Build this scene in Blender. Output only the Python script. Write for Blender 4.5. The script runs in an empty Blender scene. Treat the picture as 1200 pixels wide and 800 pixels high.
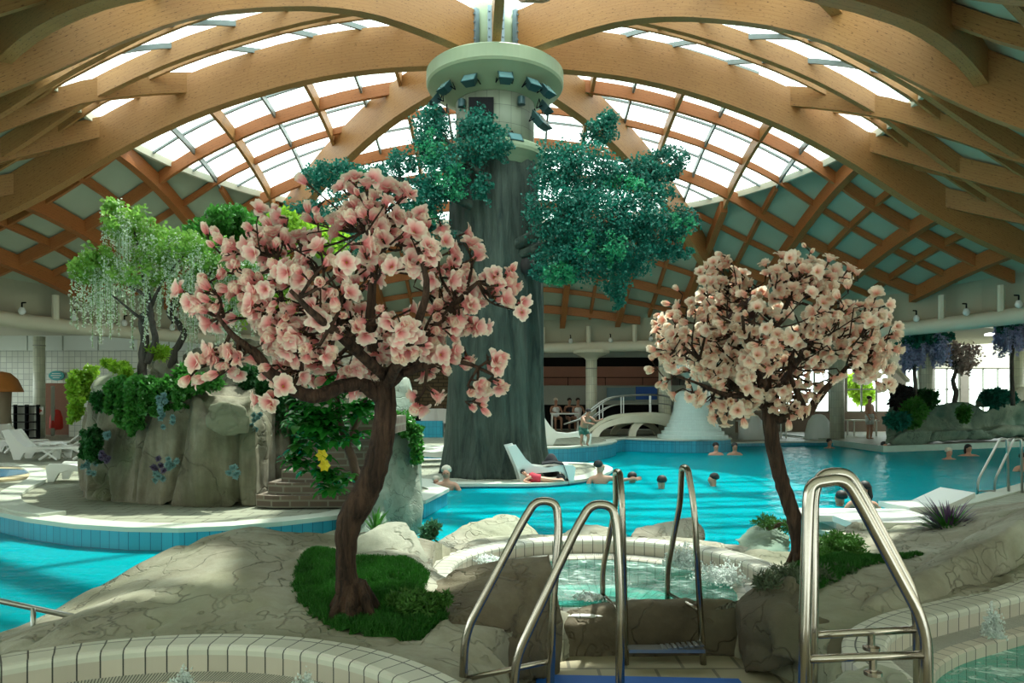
import bpy, bmesh, math, random
import numpy as np
from mathutils import Vector, Matrix, noise, Quaternion
PI = math.pi
E, F = 1.6, 850.0
COL = bpy.context.scene.collection
rnd = random.Random(7)
nrs = np.random.RandomState(7)

def P(px, py, d):
    return Vector(((px-600)/F*d, d, E-(py-470)/F*d))
def G(px, py, z):
    return P(px, py, (E-z)*F/(py-470))

# ---------------------------------------------------------------- mesh builder
class MB:
    def __init__(s): s.v=[]; s.f=[]; s.m=[]; s.uv=[]
    def add(s, vs, fs, mi=0, uvs=None):
        o=len(s.v); s.v += [tuple(v) for v in vs]
        for k,f in enumerate(fs):
            s.f.append([o+i for i in f]); s.m.append(mi)
            s.uv.append(uvs[k] if uvs else [(0,0)]*len(f))
        return s
    def box(s, c, sz, rz=0, mi=0, rot=None):
        hx,hy,hz=sz[0]/2,sz[1]/2,sz[2]/2
        M=(rot if rot is not None else Matrix.Rotation(rz,3,'Z'))
        vs=[Vector(c)+M@Vector((x*hx,y*hy,z*hz)) for z in(-1,1) for y in(-1,1) for x in(-1,1)]
        return s.add(vs,[(0,2,3,1),(4,5,7,6),(0,1,5,4),(2,6,7,3),(0,4,6,2),(1,3,7,5)],mi)
    def tube(s, pts, rad, n=8, mi=0, caps=True, vs_scale=1.0):
        pts=[Vector(p) for p in pts]
        if not isinstance(rad,(list,tuple)): rad=[rad]*len(pts)
        rings=[]; t0=(pts[1]-pts[0]).normalized()
        up=Vector((0,0,1)) if abs(t0.z)<.9 else Vector((1,0,0))
        a=t0.cross(up).normalized()
        vs=[]; L=0; ls=[]
        for i,p in enumerate(pts):
            t=(pts[min(i+1,len(pts)-1)]-pts[max(i-1,0)]).normalized()
            a=(a-t*a.dot(t)); a=a.normalized() if a.length>1e-6 else t.orthogonal().normalized()
            b=t.cross(a)
            if i: L+=(p-pts[i-1]).length
            ls.append(L)
            for k in range(n):
                an=2*PI*k/n; vs.append(p+(a*math.cos(an)+b*math.sin(an))*rad[i])
        fs=[];uv=[]
        for i in range(len(pts)-1):
            for k in range(n):
                k2=(k+1)%n
                fs.append((i*n+k,i*n+k2,(i+1)*n+k2,(i+1)*n+k))
                uv.append([(k/n,ls[i]),((k+1)/n,ls[i]),((k+1)/n,ls[i+1]),(k/n,ls[i+1])])
        if caps:
            fs.append(tuple(range(n-1,-1,-1))); uv.append([(0,0)]*n)
            fs.append(tuple((len(pts)-1)*n+k for k in range(n))); uv.append([(0,0)]*n)
        return s.add(vs,fs,mi,uv)
    def lathe(s, prof, n=48, c=(0,0,0), mi=0, wob=None):
        vs=[];fs=[];uv=[]
        for j,(r,z) in enumerate(prof):
            for k in range(n):
                a=2*PI*k/n; rr=r*(wob(a,z) if wob else 1)
                vs.append((c[0]+rr*math.cos(a),c[1]+rr*math.sin(a),c[2]+z))
        L=[0]
        for j in range(1,len(prof)): L.append(L[-1]+math.hypot(prof[j][0]-prof[j-1][0],prof[j][1]-prof[j-1][1]))
        for j in range(len(prof)-1):
            for k in range(n):
                k2=(k+1)%n
                fs.append((j*n+k,j*n+k2,(j+1)*n+k2,(j+1)*n+k))
                uv.append([(k/n,L[j]),((k+1)/n,L[j]),((k+1)/n,L[j+1]),(k/n,L[j+1])])
        if prof[0][0]>1e-4: fs.append(tuple(range(n-1,-1,-1))); uv.append([(0,0)]*n)
        if prof[-1][0]>1e-4: fs.append(tuple((len(prof)-1)*n+k for k in range(n))); uv.append([(0,0)]*n)
        return s.add(vs,fs,mi,uv)
    def prism(s, poly, z0, z1, mt=0, ms=None, tile=1.0):
        ms = mt if ms is None else ms
        n=len(poly); vs=[(p[0],p[1],z0) for p in poly]+[(p[0],p[1],z1) for p in poly]
        A=sum(poly[i][0]*poly[(i+1)%n][1]-poly[(i+1)%n][0]*poly[i][1] for i in range(n))
        o=list(range(n)) if A>0 else list(range(n-1,-1,-1))
        s.add(vs,[[n+i for i in o]],mt); 
        fs=[];uv=[];L=0
        for q in range(n):
            i,j=o[q],o[(q+1)%n]
            d=math.hypot(poly[i][0]-poly[j][0],poly[i][1]-poly[j][1])
            fs.append((i,j,n+j,n+i)); uv.append([(L,z0),(L+d,z0),(L+d,z1),(L,z1)]); L+=d
        s.add(vs,fs,ms,uv)
        return s.add(vs,[list(reversed(o))],ms)
    def beam(s, line, depth, w, mi=0, lat=None):
        """line: points of the LOWER centre edge; swept rectangle with vertical sides, UV u=length v=height"""
        line=[Vector(p) for p in line]; vs=[]; L=[0]
        ds = depth if isinstance(depth,(list,tuple)) else [depth]*len(line)
        for i,p in enumerate(line):
            t=line[min(i+1,len(line)-1)]-line[max(i-1,0)]; t.z=0; t.normalize()
            nrm=Vector((-t.y,t.x,0))*(w/2)
            if i: L.append(L[-1]+(p-line[i-1]).length)
            for q in (p-nrm,p+nrm,p+nrm+Vector((0,0,ds[i])),p-nrm+Vector((0,0,ds[i]))): vs.append(q)
        fs=[];uv=[]
        hs=[0,w,w+ds[0],2*w+ds[0],2*w+2*ds[0]]
        for i in range(len(line)-1):
            for k in range(4):
                k2=(k+1)%4
                fs.append((i*4+k,i*4+k2,i*4+4+k2,i*4+4+k)); uv.append([(L[i],hs[k]),(L[i],hs[k+1]),(L[i+1],hs[k+1]),(L[i+1],hs[k])])
        e=(len(line)-1)*4
        fs += [(3,2,1,0),(e,e+1,e+2,e+3)]; uv += [[(0,0),(w,0),(w,ds[0]),(0,ds[0])]]*2
        return s.add(vs,fs,mi,uv)
    def build(s, name, mats, parent=None, smooth=False, local=False, loc=None):
        me=bpy.data.meshes.new(name); me.from_pydata(s.v,[],s.f)
        if not isinstance(mats,(list,tuple)): mats=[mats]
        for m in mats: me.materials.append(m)
        me.polygons.foreach_set('material_index', s.m)
        ul=me.uv_layers.new(name='UVMap')
        flat=[c for f in s.uv for uv in f for c in uv]
        ul.data.foreach_set('uv', flat)
        if smooth: me.polygons.foreach_set('use_smooth',[True]*len(me.polygons))
        me.update()
        return link(name,me,parent,local)

def link(name, me, parent=None, local=False):
    o=bpy.data.objects.new(name,me); COL.objects.link(o)
    if parent is not None:
        o.parent=parent
        if not local and parent.type=='EMPTY': o.location=-parent.location
    return o
def tag(o,label=None,cat=None,group=None,kind=None):
    if label: o['label']=label
    if cat: o['category']=cat
    if group: o['group']=group
    if kind: o['kind']=kind
    return o
def thing(name,label,cat,loc=(0,0,0),rz=0,group=None):
    o=bpy.data.objects.new(name,None); COL.objects.link(o); o.empty_display_size=.1
    o.location=loc; o.rotation_euler=(0,0,rz)
    return tag(o,label,cat,group)
KIDS={}
def copy_tree(o,parent=None):
    c=o.copy(); COL.objects.link(c)
    if parent is not None: c.parent=parent
    for ch in [x for x in COL.objects if x.parent==o]: copy_tree(ch,c)
    return c
def again(o,loc,rz,label,group=None):
    c=copy_tree(o); c.location=loc; c.rotation_euler=(0,0,rz); tag(c,label,None,group); return c

def scatter_mesh(name, tv, tf, R, L, mats, smooth=False, uvs=None, parent=None, mids=None):
    """many copies of a small template in one mesh. R (K,3,3) L (K,3)"""
    tv=np.asarray(tv,float); K=len(L); n=len(tv)
    V=np.einsum('kij,nj->kni',R,tv)+L[:,None,:]
    V=V.reshape(-1,3)
    me=bpy.data.meshes.new(name)
    fl=[len(f) for f in tf]; loops=np.concatenate([np.array(f) for f in tf]); nl=len(loops)
    me.vertices.add(len(V)); me.vertices.foreach_set('co',V.astype(np.float32).ravel())
    me.loops.add(nl*K); me.polygons.add(len(tf)*K)
    li=(loops[None,:]+(np.arange(K)*n)[:,None]).ravel().astype(np.int32)
    me.loops.foreach_set('vertex_index',li)
    st=np.concatenate([[0],np.cumsum(fl)[:-1]])
    me.polygons.foreach_set('loop_start',(st[None,:]+(np.arange(K)*nl)[:,None]).ravel().astype(np.int32))
    if not isinstance(mats,(list,tuple)): mats=[mats]
    for m in mats: me.materials.append(m)
    if mids is not None:
        me.polygons.foreach_set('material_index',np.repeat(mids,len(tf)).astype(np.int32))
    ul=me.uv_layers.new(name='UVMap')
    if uvs is not None:
        ul.data.foreach_set('uv',np.tile(np.array(uvs,np.float32).ravel(),K))
    me.update(calc_edges=True); me.validate()
    if smooth: me.polygons.foreach_set('use_smooth',[True]*len(me.polygons))
    return link(name,me,parent)
def rot_mats(dirs, spin=None, scale=None, rs=nrs):
    """matrices whose local +Z maps to dirs (K,3)"""
    d=dirs/np.maximum(np.linalg.norm(dirs,axis=1,keepdims=True),1e-9); K=len(d)
    h=rs.normal(size=(K,3)); x=np.cross(h,d); x/=np.maximum(np.linalg.norm(x,axis=1,keepdims=True),1e-9)
    y=np.cross(d,x); M=np.stack([x,y,d],axis=2)
    if scale is not None: M=M*np.asarray(scale)[:,None,None]
    return M

# ---------------------------------------------------------------- materials
def nt(name):
    m=bpy.data.materials.new(name); m.use_nodes=True
    t=m.node_tree; t.nodes.clear(); return m,t
def setin(n,**kw):
    for a,b in kw.items(): n.inputs[a.replace('_',' ')].default_value=b
def ramp(t,stops,interp='LINEAR'):
    r=t.nodes.new('ShaderNodeValToRGB'); e=r.color_ramp; e.interpolation=interp
    while len(e.elements)>1: e.elements.remove(e.elements[-1])
    e.elements[0].position=stops[0][0]; e.elements[0].color=(*stops[0][1],1)
    for p,c in stops[1:]:
        x=e.elements.new(p); x.color=(*c,1)
    return r
def mixc(t,fac,a,b,mode='MIX'):
    m=t.nodes.new('ShaderNodeMix'); m.data_type='RGBA'; m.blend_type=mode
    for sock,val in ((0,fac),(6,a),(7,b)):
        if isinstance(val,(int,float)): m.inputs[sock].default_value=val
        elif isinstance(val,tuple): m.inputs[sock].default_value=(*val,1) if len(val)==3 else val
        else: t.links.new(val,m.inputs[sock])
    return m.outputs[2]
def mathn(t,op,a,b=None,c=None,clamp=False):
    m=t.nodes.new('ShaderNodeMath'); m.operation=op; m.use_clamp=clamp
    for i,v in enumerate((a,b,c)):
        if v is None: continue
        if isinstance(v,(int,float)): m.inputs[i].default_value=v
        else: t.links.new(v,m.inputs[i])
    return m.outputs[0]
def noisen(t,vec,scale,detail=4,rough=.55,dist=0):
    n=t.nodes.new('ShaderNodeTexNoise'); setin(n,Scale=scale,Detail=detail,Roughness=rough,Distortion=dist)
    if vec is not None: t.links.new(vec,n.inputs['Vector'])
    return n.outputs['Fac']
def finish(t,col,rough=.6,metal=0,bump=None,bs=.3,bd=.02,extra=None,spec=.5,trans=0):
    b=t.nodes.new('ShaderNodeBsdfPrincipled')
    if isinstance(col,tuple): b.inputs['Base Color'].default_value=(*col,1)
    else: t.links.new(col,b.inputs['Base Color'])
    if isinstance(rough,(int,float)): b.inputs['Roughness'].default_value=rough
    else: t.links.new(rough,b.inputs['Roughness'])
    b.inputs['Metallic'].default_value=metal; b.inputs['Specular IOR Level'].default_value=spec
    if bump is not None:
        n=t.nodes.new('ShaderNodeBump'); n.inputs['Strength'].default_value=bs; n.inputs['Distance'].default_value=bd
        t.links.new(bump,n.inputs['Height']); t.links.new(n.outputs[0],b.inputs['Normal'])
    out=b.outputs[0]
    if trans:
        tr=t.nodes.new('ShaderNodeBsdfTranslucent')
        if isinstance(col,tuple): tr.inputs[0].default_value=(*col,1)
        else: t.links.new(col,tr.inputs[0])
        mx=t.nodes.new('ShaderNodeMixShader'); mx.inputs[0].default_value=trans
        t.links.new(out,mx.inputs[1]); t.links.new(tr.outputs[0],mx.inputs[2]); out=mx.outputs[0]
    o=t.nodes.new('ShaderNodeOutputMaterial'); t.links.new(out,o.inputs[0]); return b
def tc(t,which='Object'):
    return t.nodes.new('ShaderNodeTexCoord').outputs[which]
def simple(name,col,rough=.5,metal=0,var=.12,scale=6,bump=0,trans=0,spec=.5):
    m,t=nt(name); v=tc(t); f=noisen(t,v,scale)
    c=mixc(t,f,tuple(x*(1-var) for x in col),tuple(min(1,x*(1+var)) for x in col))
    finish(t,c,rough,metal,f if bump else None,bump,.02,trans=trans,spec=spec); return m

M={}
# glulam timber (UV: u along, v across)
def wood(name,c1,c2,dark):
    m,t=nt(name); uv=tc(t,'UV'); mp=t.nodes.new('ShaderNodeMapping'); mp.inputs['Scale'].default_value=(1.3,24,1); t.links.new(uv,mp.inputs[0])
    f=noisen(t,mp.outputs[0],1.6,5,.6)
    c=mixc(t,f,c1,c2)
    mp2=t.nodes.new('ShaderNodeMapping'); mp2.inputs['Scale'].default_value=(9,42,1); t.links.new(uv,mp2.inputs[0])
    k=noisen(t,mp2.outputs[0],1.5,1,.4)
    kr=ramp(t,[(0,(0,0,0)),(.655,(0,0,0)),(.70,(1,1,1)),(1,(1,1,1))]); t.links.new(k,kr.inputs[0])
    c=mixc(t,mathn(t,'MULTIPLY',kr.outputs[0],.85),c,dark)
    g=noisen(t,uv,.7,3)
    c=mixc(t,g,c,mixc(t,.5,c,(dark[0]*2.2,dark[1]*2.2,dark[2]*2.2)))
    # lamination joints
    sx=t.nodes.new('ShaderNodeSeparateXYZ'); t.links.new(uv,sx.inputs[0])
    fr=mathn(t,'FRACT',mathn(t,'MULTIPLY',sx.outputs[1],16)); ln=mathn(t,'LESS_THAN',fr,.09)
    c=mixc(t,mathn(t,'MULTIPLY',ln,.3),c,dark)
    finish(t,c,.5,0,f,.15,.01,spec=.35); return m
M['glulam']=wood('glulam_timber',(.33,.158,.05),(.52,.285,.10),(.07,.027,.01))
M['purlin']=wood('purlin_timber',(.36,.125,.035),(.50,.19,.06),(.10,.035,.012))
M['panel']=simple('roof_panel',(.37,.42,.32),.7,0,.06,3)
M['alu']=simple('aluminium_bar',(.20,.24,.23),.4,.4)
M['steel_blue']=simple('plate_steel',(.22,.30,.34),.4,.5)
M['chrome']=simple('brushed_steel',(.44,.40,.34),.2,1,.08,30)
M['chrome_b']=simple('rail_steel',(.40,.42,.40),.28,1,.08,30)
def glassm():
    m,t=nt('roof_glass'); a=t.nodes.new('ShaderNodeBsdfTransparent'); a.inputs[0].default_value=(.93,.97,.95,1)
    g=t.nodes.new('ShaderNodeBsdfGlossy'); g.inputs['Roughness'].default_value=.05
    lw=t.nodes.new('ShaderNodeFresnel'); lw.inputs[0].default_value=1.3
    mx=t.nodes.new('ShaderNodeMixShader'); t.links.new(mathn(t,'MULTIPLY',lw.outputs[0],.35),mx.inputs[0]); t.links.new(a.outputs[0],mx.inputs[1]); t.links.new(g.outputs[0],mx.inputs[2])
    o=t.nodes.new('ShaderNodeOutputMaterial'); t.links.new(mx.outputs[0],o.inputs[0]); return m
M['glass']=glassm()
def waterm(name,tint,scale,strength,foam=0.0,fs=3.0,rough=.03,tur=(.8,.95,.93),base=.16):
    m,t=nt(name); v=tc(t)
    mp=t.nodes.new('ShaderNodeMapping'); mp.inputs['Scale'].default_value=(1,1.7,1); t.links.new(v,mp.inputs[0])
    n1=noisen(t,mp.outputs[0],scale,3,.55,.4); n2=noisen(t,mp.outputs[0],scale*3.3,2,.5,.3)
    h=mathn(t,'ADD',n1,mathn(t,'MULTIPLY',n2,.35))
    bp=t.nodes.new('ShaderNodeBump'); bp.inputs['Strength'].default_value=strength; bp.inputs['Distance'].default_value=.05; t.links.new(h,bp.inputs['Height'])
    a=t.nodes.new('ShaderNodeBsdfTransparent'); a.inputs[0].default_value=(*tint,1)
    g=t.nodes.new('ShaderNodeBsdfGlossy'); g.inputs['Roughness'].default_value=rough; t.links.new(bp.outputs[0],g.inputs['Normal'])
    lw=t.nodes.new('ShaderNodeFresnel'); lw.inputs[0].default_value=1.33; t.links.new(bp.outputs[0],lw.inputs['Normal'])
    df=t.nodes.new('ShaderNodeBsdfDiffuse'); df.inputs[0].default_value=(*tur,1); t.links.new(bp.outputs[0],df.inputs['Normal'])
    nf=noisen(t,mp.outputs[0],fs,5,.7,1.2)
    rr=ramp(t,[(0,(0,0,0)),(.52,(0,0,0)),(.68,(1,1,1)),(1,(1,1,1))]); t.links.new(nf,rr.inputs[0])
    ff=mathn(t,'ADD',mathn(t,'MULTIPLY',rr.outputs[0],foam),base)
    m1=t.nodes.new('ShaderNodeMixShader'); t.links.new(ff,m1.inputs[0]); t.links.new(a.outputs[0],m1.inputs[1]); t.links.new(df.outputs[0],m1.inputs[2])
    m2=t.nodes.new('ShaderNodeMixShader'); t.links.new(mathn(t,'MINIMUM',mathn(t,'MULTIPLY',lw.outputs[0],.5),.17),m2.inputs[0]); t.links.new(m1.outputs[0],m2.inputs[1]); t.links.new(g.outputs[0],m2.inputs[2])
    o=t.nodes.new('ShaderNodeOutputMaterial'); t.links.new(m2.outputs[0],o.inputs[0]); return m
M['water']=waterm('pool_water',(.10,.72,.76),1.4,1.0,tur=(.0,.42,.49),base=.58)
M['spa_water']=waterm('spa_water',(.30,.88,.84),5,.9,foam=.75,fs=5.5,rough=.06,tur=(.72,.93,.88))
def tilem(name,col,grout,sx,sy,line=.06,rough=.3,var=.1):
    """grid tile on UV in metres"""
    m,t=nt(name); uv=tc(t,'UV'); s=t.nodes.new('ShaderNodeSeparateXYZ'); t.links.new(uv,s.inputs[0])
    a=mathn(t,'LESS_THAN',mathn(t,'FRACT',mathn(t,'DIVIDE',s.outputs[0],sx)),line)
    b=mathn(t,'LESS_THAN',mathn(t,'FRACT',mathn(t,'DIVIDE',s.outputs[1],sy)),line*sx/sy)
    g=mathn(t,'MAXIMUM',a,b)
    wn=t.nodes.new('ShaderNodeTexWhiteNoise'); 
    cb=t.nodes.new('ShaderNodeCombineXYZ'); t.links.new(mathn(t,'FLOOR',mathn(t,'DIVIDE',s.outputs[0],sx)),cb.inputs[0]); t.links.new(mathn(t,'FLOOR',mathn(t,'DIVIDE',s.outputs[1],sy)),cb.inputs[1])
    t.links.new(cb.outputs[0],wn.inputs['Vector'])
    c=mixc(t,wn.outputs['Value'],tuple(x*(1-var) for x in col),tuple(min(1,x*(1+var)) for x in col))
    c=mixc(t,g,c,grout)
    inv=mathn(t,'SUBTRACT',1,g)
    finish(t,c,rough,0,inv,.4,.004); return m
M['pool_side']=tilem('pool_side_tile',(.03,.30,.42),(.005,.12,.20),.125,.25,.07)
M['rim_top']=tilem('rim_tile',(.66,.66,.58),(.06,.065,.06),.115,.195,.07)
M['rim_side']=tilem('rim_side_tile',(.58,.53,.45),(.05,.055,.05),.115,10,.07)
M['grate']=tilem('overflow_grate',(.55,.55,.49),(.05,.06,.06),.017,10,.42)
M['small_tile']=tilem('small_wall_tile',(.60,.62,.54),(.34,.36,.32),.22,.22,.1)
M['col_tile']=tilem('column_tile',(.60,.62,.50),(.36,.39,.32),.09,.3,.1)
M['cone_tile']=tilem('cone_tile',(.46,.57,.53),(.36,.46,.43),.09,.115,.04,.3,.03)
def floortile(name,col,grout,s=2.2,rough=.5):
    m,t=nt(name); v=tc(t); b=t.nodes.new('ShaderNodeTexBrick'); t.links.new(v,b.inputs['Vector'])
    b.inputs['Color1'].default_value=(*col,1); b.inputs['Color2'].default_value=(*[x*.86 for x in col],1); b.inputs['Mortar'].default_value=(*grout,1)
    setin(b,Scale=s,Mortar_Size=.018,Brick_Width=.6,Row_Height=.4); b.offset=.5
    f=noisen(t,v,1.2,4); c=mixc(t,mathn(t,'MULTIPLY',f,.5),b.outputs['Color'],tuple(x*.6 for x in col))
    finish(t,c,rough,0,b.outputs['Fac'],-.2,.004); return m
M['deck']=floortile('deck_paving',(.32,.335,.25),(.09,.09,.065),1.7)
M['walk']=floortile('walkway_tile',(.45,.40,.27),(.14,.13,.1),1.6)
M['coping']=simple('coping_stone',(.48,.52,.44),.5,0,.08,5)
M['sand']=simple('tan_kerb',(.42,.36,.22),.6,0,.1,5)
M['pool_floor']=simple('pool_floor',(.16,.66,.80),.5,0,.05,1.5)
M['spa_floor']=simple('spa_floor',(.22,.72,.70),.4,0,.06,3)
M['mat_blue']=simple('blue_rubber',(.008,.11,.46),.6,0,.1,6)
M['white_pl']=simple('white_plastic',(.78,.80,.76),.35,0,.03,3)
M['fascia']=simple('fascia_plaster',(.40,.39,.29),.7,0,.06,2)
M['cream']=simple('cream_plaster',(.64,.63,.50),.7,0,.06,2)
M['white_wall']=simple('white_plaster',(.66,.70,.66),.7,0,.05,1)
M['beige']=simple('beige_plaster',(.56,.54,.44),.8,0,.08,.8)
M['parapet']=simple('grey_parapet',(.36,.38,.33),.8,0,.08,.8)
M['dark']=simple('dark_interior',(.02,.018,.016),.8)
M['black']=simple('black_metal',(.008,.009,.01),.7,spec=.1)
M['black_cloth']=simple('black_cloth',(.012,.012,.016),.9)
M['pink_lit_wall']=simple('pink_lit_plaster',(.62,.28,.20),.7,0,.15,.6)  # pink light on the gallery wall is put into its colour
M['bluepanel']=simple('blue_banner',(.02,.10,.42),.6)
M['olive']=simple('olive_concrete',(.24,.31,.19),.6,0,.1,2,.1)
M['orange']=simple('orange_paint',(.62,.22,.05),.5)
M['red']=simple('red_cloth',(.65,.04,.03),.7)
M['teal_sign']=simple('teal_sign',(.04,.34,.33),.5)
M['brown']=simple('brown_trunk',(.10,.06,.04),.8,0,.4,25,.6)
M['lamp_metal']=simple('floodlight_metal',(.025,.075,.08),.35,.3)
M['lamp_glass']=simple('floodlight_glass',(.12,.24,.25),.15,0)
M['globe']=simple('lamp_globe',(.72,.76,.74),.15,0)
def rockm(name,c1,c2,c3,moss,crack=2.2,sc=1.0,streak=False):
    m,t=nt(name); v=tc(t)
    f=noisen(t,v,1.3*sc,6,.6,.3); g=noisen(t,v,9*sc,6,.65); k=noisen(t,v,.8*sc,3,.5)
    r=ramp(t,[(.3,c1),(.5,c2),(.7,c3)]); t.links.new(f,r.inputs[0])
    c=mixc(t,mathn(t,'MULTIPLY',g,.6),r.outputs[0],tuple(x*.55 for x in c1))
    kr=ramp(t,[(.48,(0,0,0)),(.66,(1,1,1))]); t.links.new(k,kr.inputs[0]); c=mixc(t,mathn(t,'MULTIPLY',kr.outputs[0],.55),c,moss)
    dn=t.nodes.new('ShaderNodeTexNoise'); setin(dn,Scale=1.7*sc,Detail=4.); t.links.new(v,dn.inputs['Vector'])
    vv=t.nodes.new('ShaderNodeVectorMath'); vv.operation='MULTIPLY_ADD'; t.links.new(dn.outputs['Color'],vv.inputs[0]); vv.inputs[1].default_value=(1.6,1.6,1.6); t.links.new(v,vv.inputs[2])
    vo=t.nodes.new('ShaderNodeTexVoronoi'); vo.feature='DISTANCE_TO_EDGE'; vo.inputs['Scale'].default_value=crack; t.links.new(vv.outputs[0],vo.inputs['Vector'])
    cr=ramp(t,[(0,(.0,.0,.0)),(.03,(1,1,1))]); t.links.new(vo.outputs['Distance'],cr.inputs[0])
    fade=ramp(t,[(.42,(0,0,0)),(.62,(1,1,1))]); t.links.new(noisen(t,v,1.9*sc,2),fade.inputs[0])
    c=mixc(t,mathn(t,'MULTIPLY',mathn(t,'SUBTRACT',1,cr.outputs[0]),mathn(t,'MULTIPLY',fade.outputs[0],.55)),c,tuple(x*.35 for x in c1))
    if streak:
        mp=t.nodes.new('ShaderNodeMapping'); mp.inputs['Scale'].default_value=(1,1,.13); t.links.new(v,mp.inputs[0]); sn=noisen(t,mp.outputs[0],3.2,5,.6)
        sr=ramp(t,[(.35,(0,0,0)),(.60,(1,1,1))]); t.links.new(sn,sr.inputs[0]); c=mixc(t,mathn(t,'MULTIPLY',sr.outputs[0],.55),c,tuple(x*.45 for x in c1))
    h=mathn(t,'ADD',mathn(t,'MULTIPLY',g,.6),mathn(t,'MULTIPLY',cr.outputs[0],.5))
    h=mathn(t,'ADD',h,f)
    finish(t,c,.75,0,h,.7,.03,spec=.3); return m
M['rock']=rockm('sculpted_rock',(.22,.20,.145),(.40,.385,.30),(.56,.56,.47),(.22,.25,.15))
M['rock_grey']=rockm('grey_cliff_rock',(.12,.105,.07),(.27,.245,.17),(.45,.43,.33),(.09,.13,.06),.8,streak=True)
M['rock_dark']=rockm('dark_rock',(.07,.06,.045),(.15,.12,.085),(.24,.20,.14),(.08,.09,.05))  # darkest brown tones of the rock materials
M['rock_brown']=rockm('brown_rock',(.085,.065,.042),(.16,.13,.085),(.27,.235,.165),(.10,.10,.06),1.6)  # brown darkened to carry the shade below the whirlpool lip
M['rock_plant']=rockm('planter_rock',(.09,.155,.12),(.21,.30,.225),(.36,.44,.33),(.06,.19,.15),.9)
M['rock_pillar']=rockm('fluted_pillar_rock',(.22,.27,.22),(.38,.44,.36),(.52,.57,.48),(.18,.28,.22),2.6,1.2,streak=True)
M['rock_green']=rockm('green_grey_rock',(.13,.20,.15),(.28,.37,.28),(.46,.54,.42),(.08,.22,.18),1.0)
M['rock_pale']=rockm('pale_rock',(.38,.40,.32),(.52,.54,.44),(.68,.68,.56),(.36,.40,.3),1.3)
def barkm(name,c1,c2,ws,bs=.8):
    m,t=nt(name); v=tc(t); mp=t.nodes.new('ShaderNodeMapping'); mp.inputs['Scale'].default_value=(1,1,.14); t.links.new(v,mp.inputs[0])
    f=noisen(t,mp.outputs[0],ws,6,.65,.6); g=noisen(t,v,ws*.18,3)
    r=ramp(t,[(.32,c1),(.62,c2)]); t.links.new(f,r.inputs[0])
    c=mixc(t,mathn(t,'MULTIPLY',g,.6),r.outputs[0],tuple(x*.5 for x in c1))
    finish(t,c,.8,0,f,bs,.05,spec=.25); return m
M['tower_bark']=barkm('giant_trunk_bark',(.018,.032,.027),(.085,.115,.09),7,1.0)
M['bark']=barkm('magnolia_bark',(.010,.006,.004),(.125,.07,.045),26,1.0)
M['stone_drum']=tilem('tower_stone',(.20,.24,.17),(.06,.08,.06),.25,.36,.03,.6,.12)
M['bark_grey']=barkm('grey_bark',(.05,.045,.04),(.14,.125,.11),25,.7)
def leafm(name,c1,c2,trans=.35,rough=.4,scale=3):
    m,t=nt(name); v=tc(t); f=noisen(t,v,scale,3); n2=noisen(t,v,scale*9,1)
    c=mixc(t,mathn(t,'MULTIPLY_ADD',n2,.7,mathn(t,'MULTIPLY_ADD',f,.8,-.25),clamp=True),c1,c2)
    finish(t,c,rough,trans=trans); return m
M['leaf_teal']=leafm('teal_leaves',(.003,.06,.045),(.02,.27,.18),.3,.45,1.6)
M['leaf_green']=leafm('green_leaves',(.01,.10,.015),(.10,.36,.05),.4,.4)
M['leaf_lime']=leafm('lime_leaves',(.12,.34,.02),(.45,.68,.06),.45,.45)
M['leaf_deep']=leafm('deep_green_leaves',(.005,.045,.012),(.03,.17,.03),.3,.4)
M['leaf_broad']=leafm('broad_leaves',(.008,.12,.015),(.05,.34,.045),.35,.25)
M['grassm']=leafm('artificial_turf',(.008,.075,.006),(.035,.20,.015),.2,.6,8)
M['juniper']=leafm('juniper_needles',(.02,.10,.01),(.10,.26,.04),.2,.6)
M['yellow']=leafm('yellow_petals',(.80,.62,.02),(.9,.78,.05),.3)
M['wist']=leafm('white_wisteria',(.55,.68,.52),(.88,.92,.82),.4,.6)
M['lilac']=leafm('lilac_wisteria',(.34,.36,.62),(.55,.58,.80),.3,.6)
M['succ']=leafm('blue_succulent',(.05,.14,.14),(.20,.34,.34),.1,.5,12)
M['succ_p']=leafm('purple_succulent',(.03,.02,.05),(.11,.08,.15),.1,.5,12)
M['bract']=leafm('purple_leaves',(.05,.02,.07),(.16,.09,.20),.1,.5,12)
def petalm(name,c0,c1,c2):
    m,t=nt(name); uv=tc(t,'UV'); s=t.nodes.new('ShaderNodeSeparateXYZ'); t.links.new(uv,s.inputs[0])
    r=ramp(t,[(0,c0),(.44,c1),(.72,c2),(.98,(.97,.88,.74))]); t.links.new(s.outputs[1],r.inputs[0])
    finish(t,r.outputs[0],.55,trans=.5,spec=.2); return m
M['petal']=petalm('pink_petals',(.64,.12,.14),(.92,.40,.40),(.96,.63,.58))
M['petal2']=petalm('peach_petals',(.78,.27,.20),(.97,.60,.49),(.98,.80,.66))
M['brick']=None
def brickm():
    m,t=nt('stair_brick'); v=tc(t,'UV'); b=t.nodes.new('ShaderNodeTexBrick'); t.links.new(v,b.inputs['Vector'])
    b.inputs['Color1'].default_value=(.075,.05,.035,1); b.inputs['Color2'].default_value=(.14,.10,.07,1); b.inputs['Mortar'].default_value=(.17,.16,.12,1)
    setin(b,Scale=1,Mortar_Size=.012,Brick_Width=.24,Row_Height=.085)
    finish(t,b.outputs['Color'],.7,0,b.outputs['Fac'],-.4,.01); return m
M['brick']=brickm()
M['skin']=simple('skin',(.58,.30,.20),.5,0,.08,20)
M['skin2']=simple('tanned_skin',(.42,.22,.14),.5,0,.08,20)
M['hair_d']=simple('dark_hair',(.015,.011,.01),.6)
M['hair_w']=simple('pale_hair',(.62,.58,.46),.6)
M['suit_g']=simple('green_shorts',(.03,.13,.10),.7)
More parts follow.
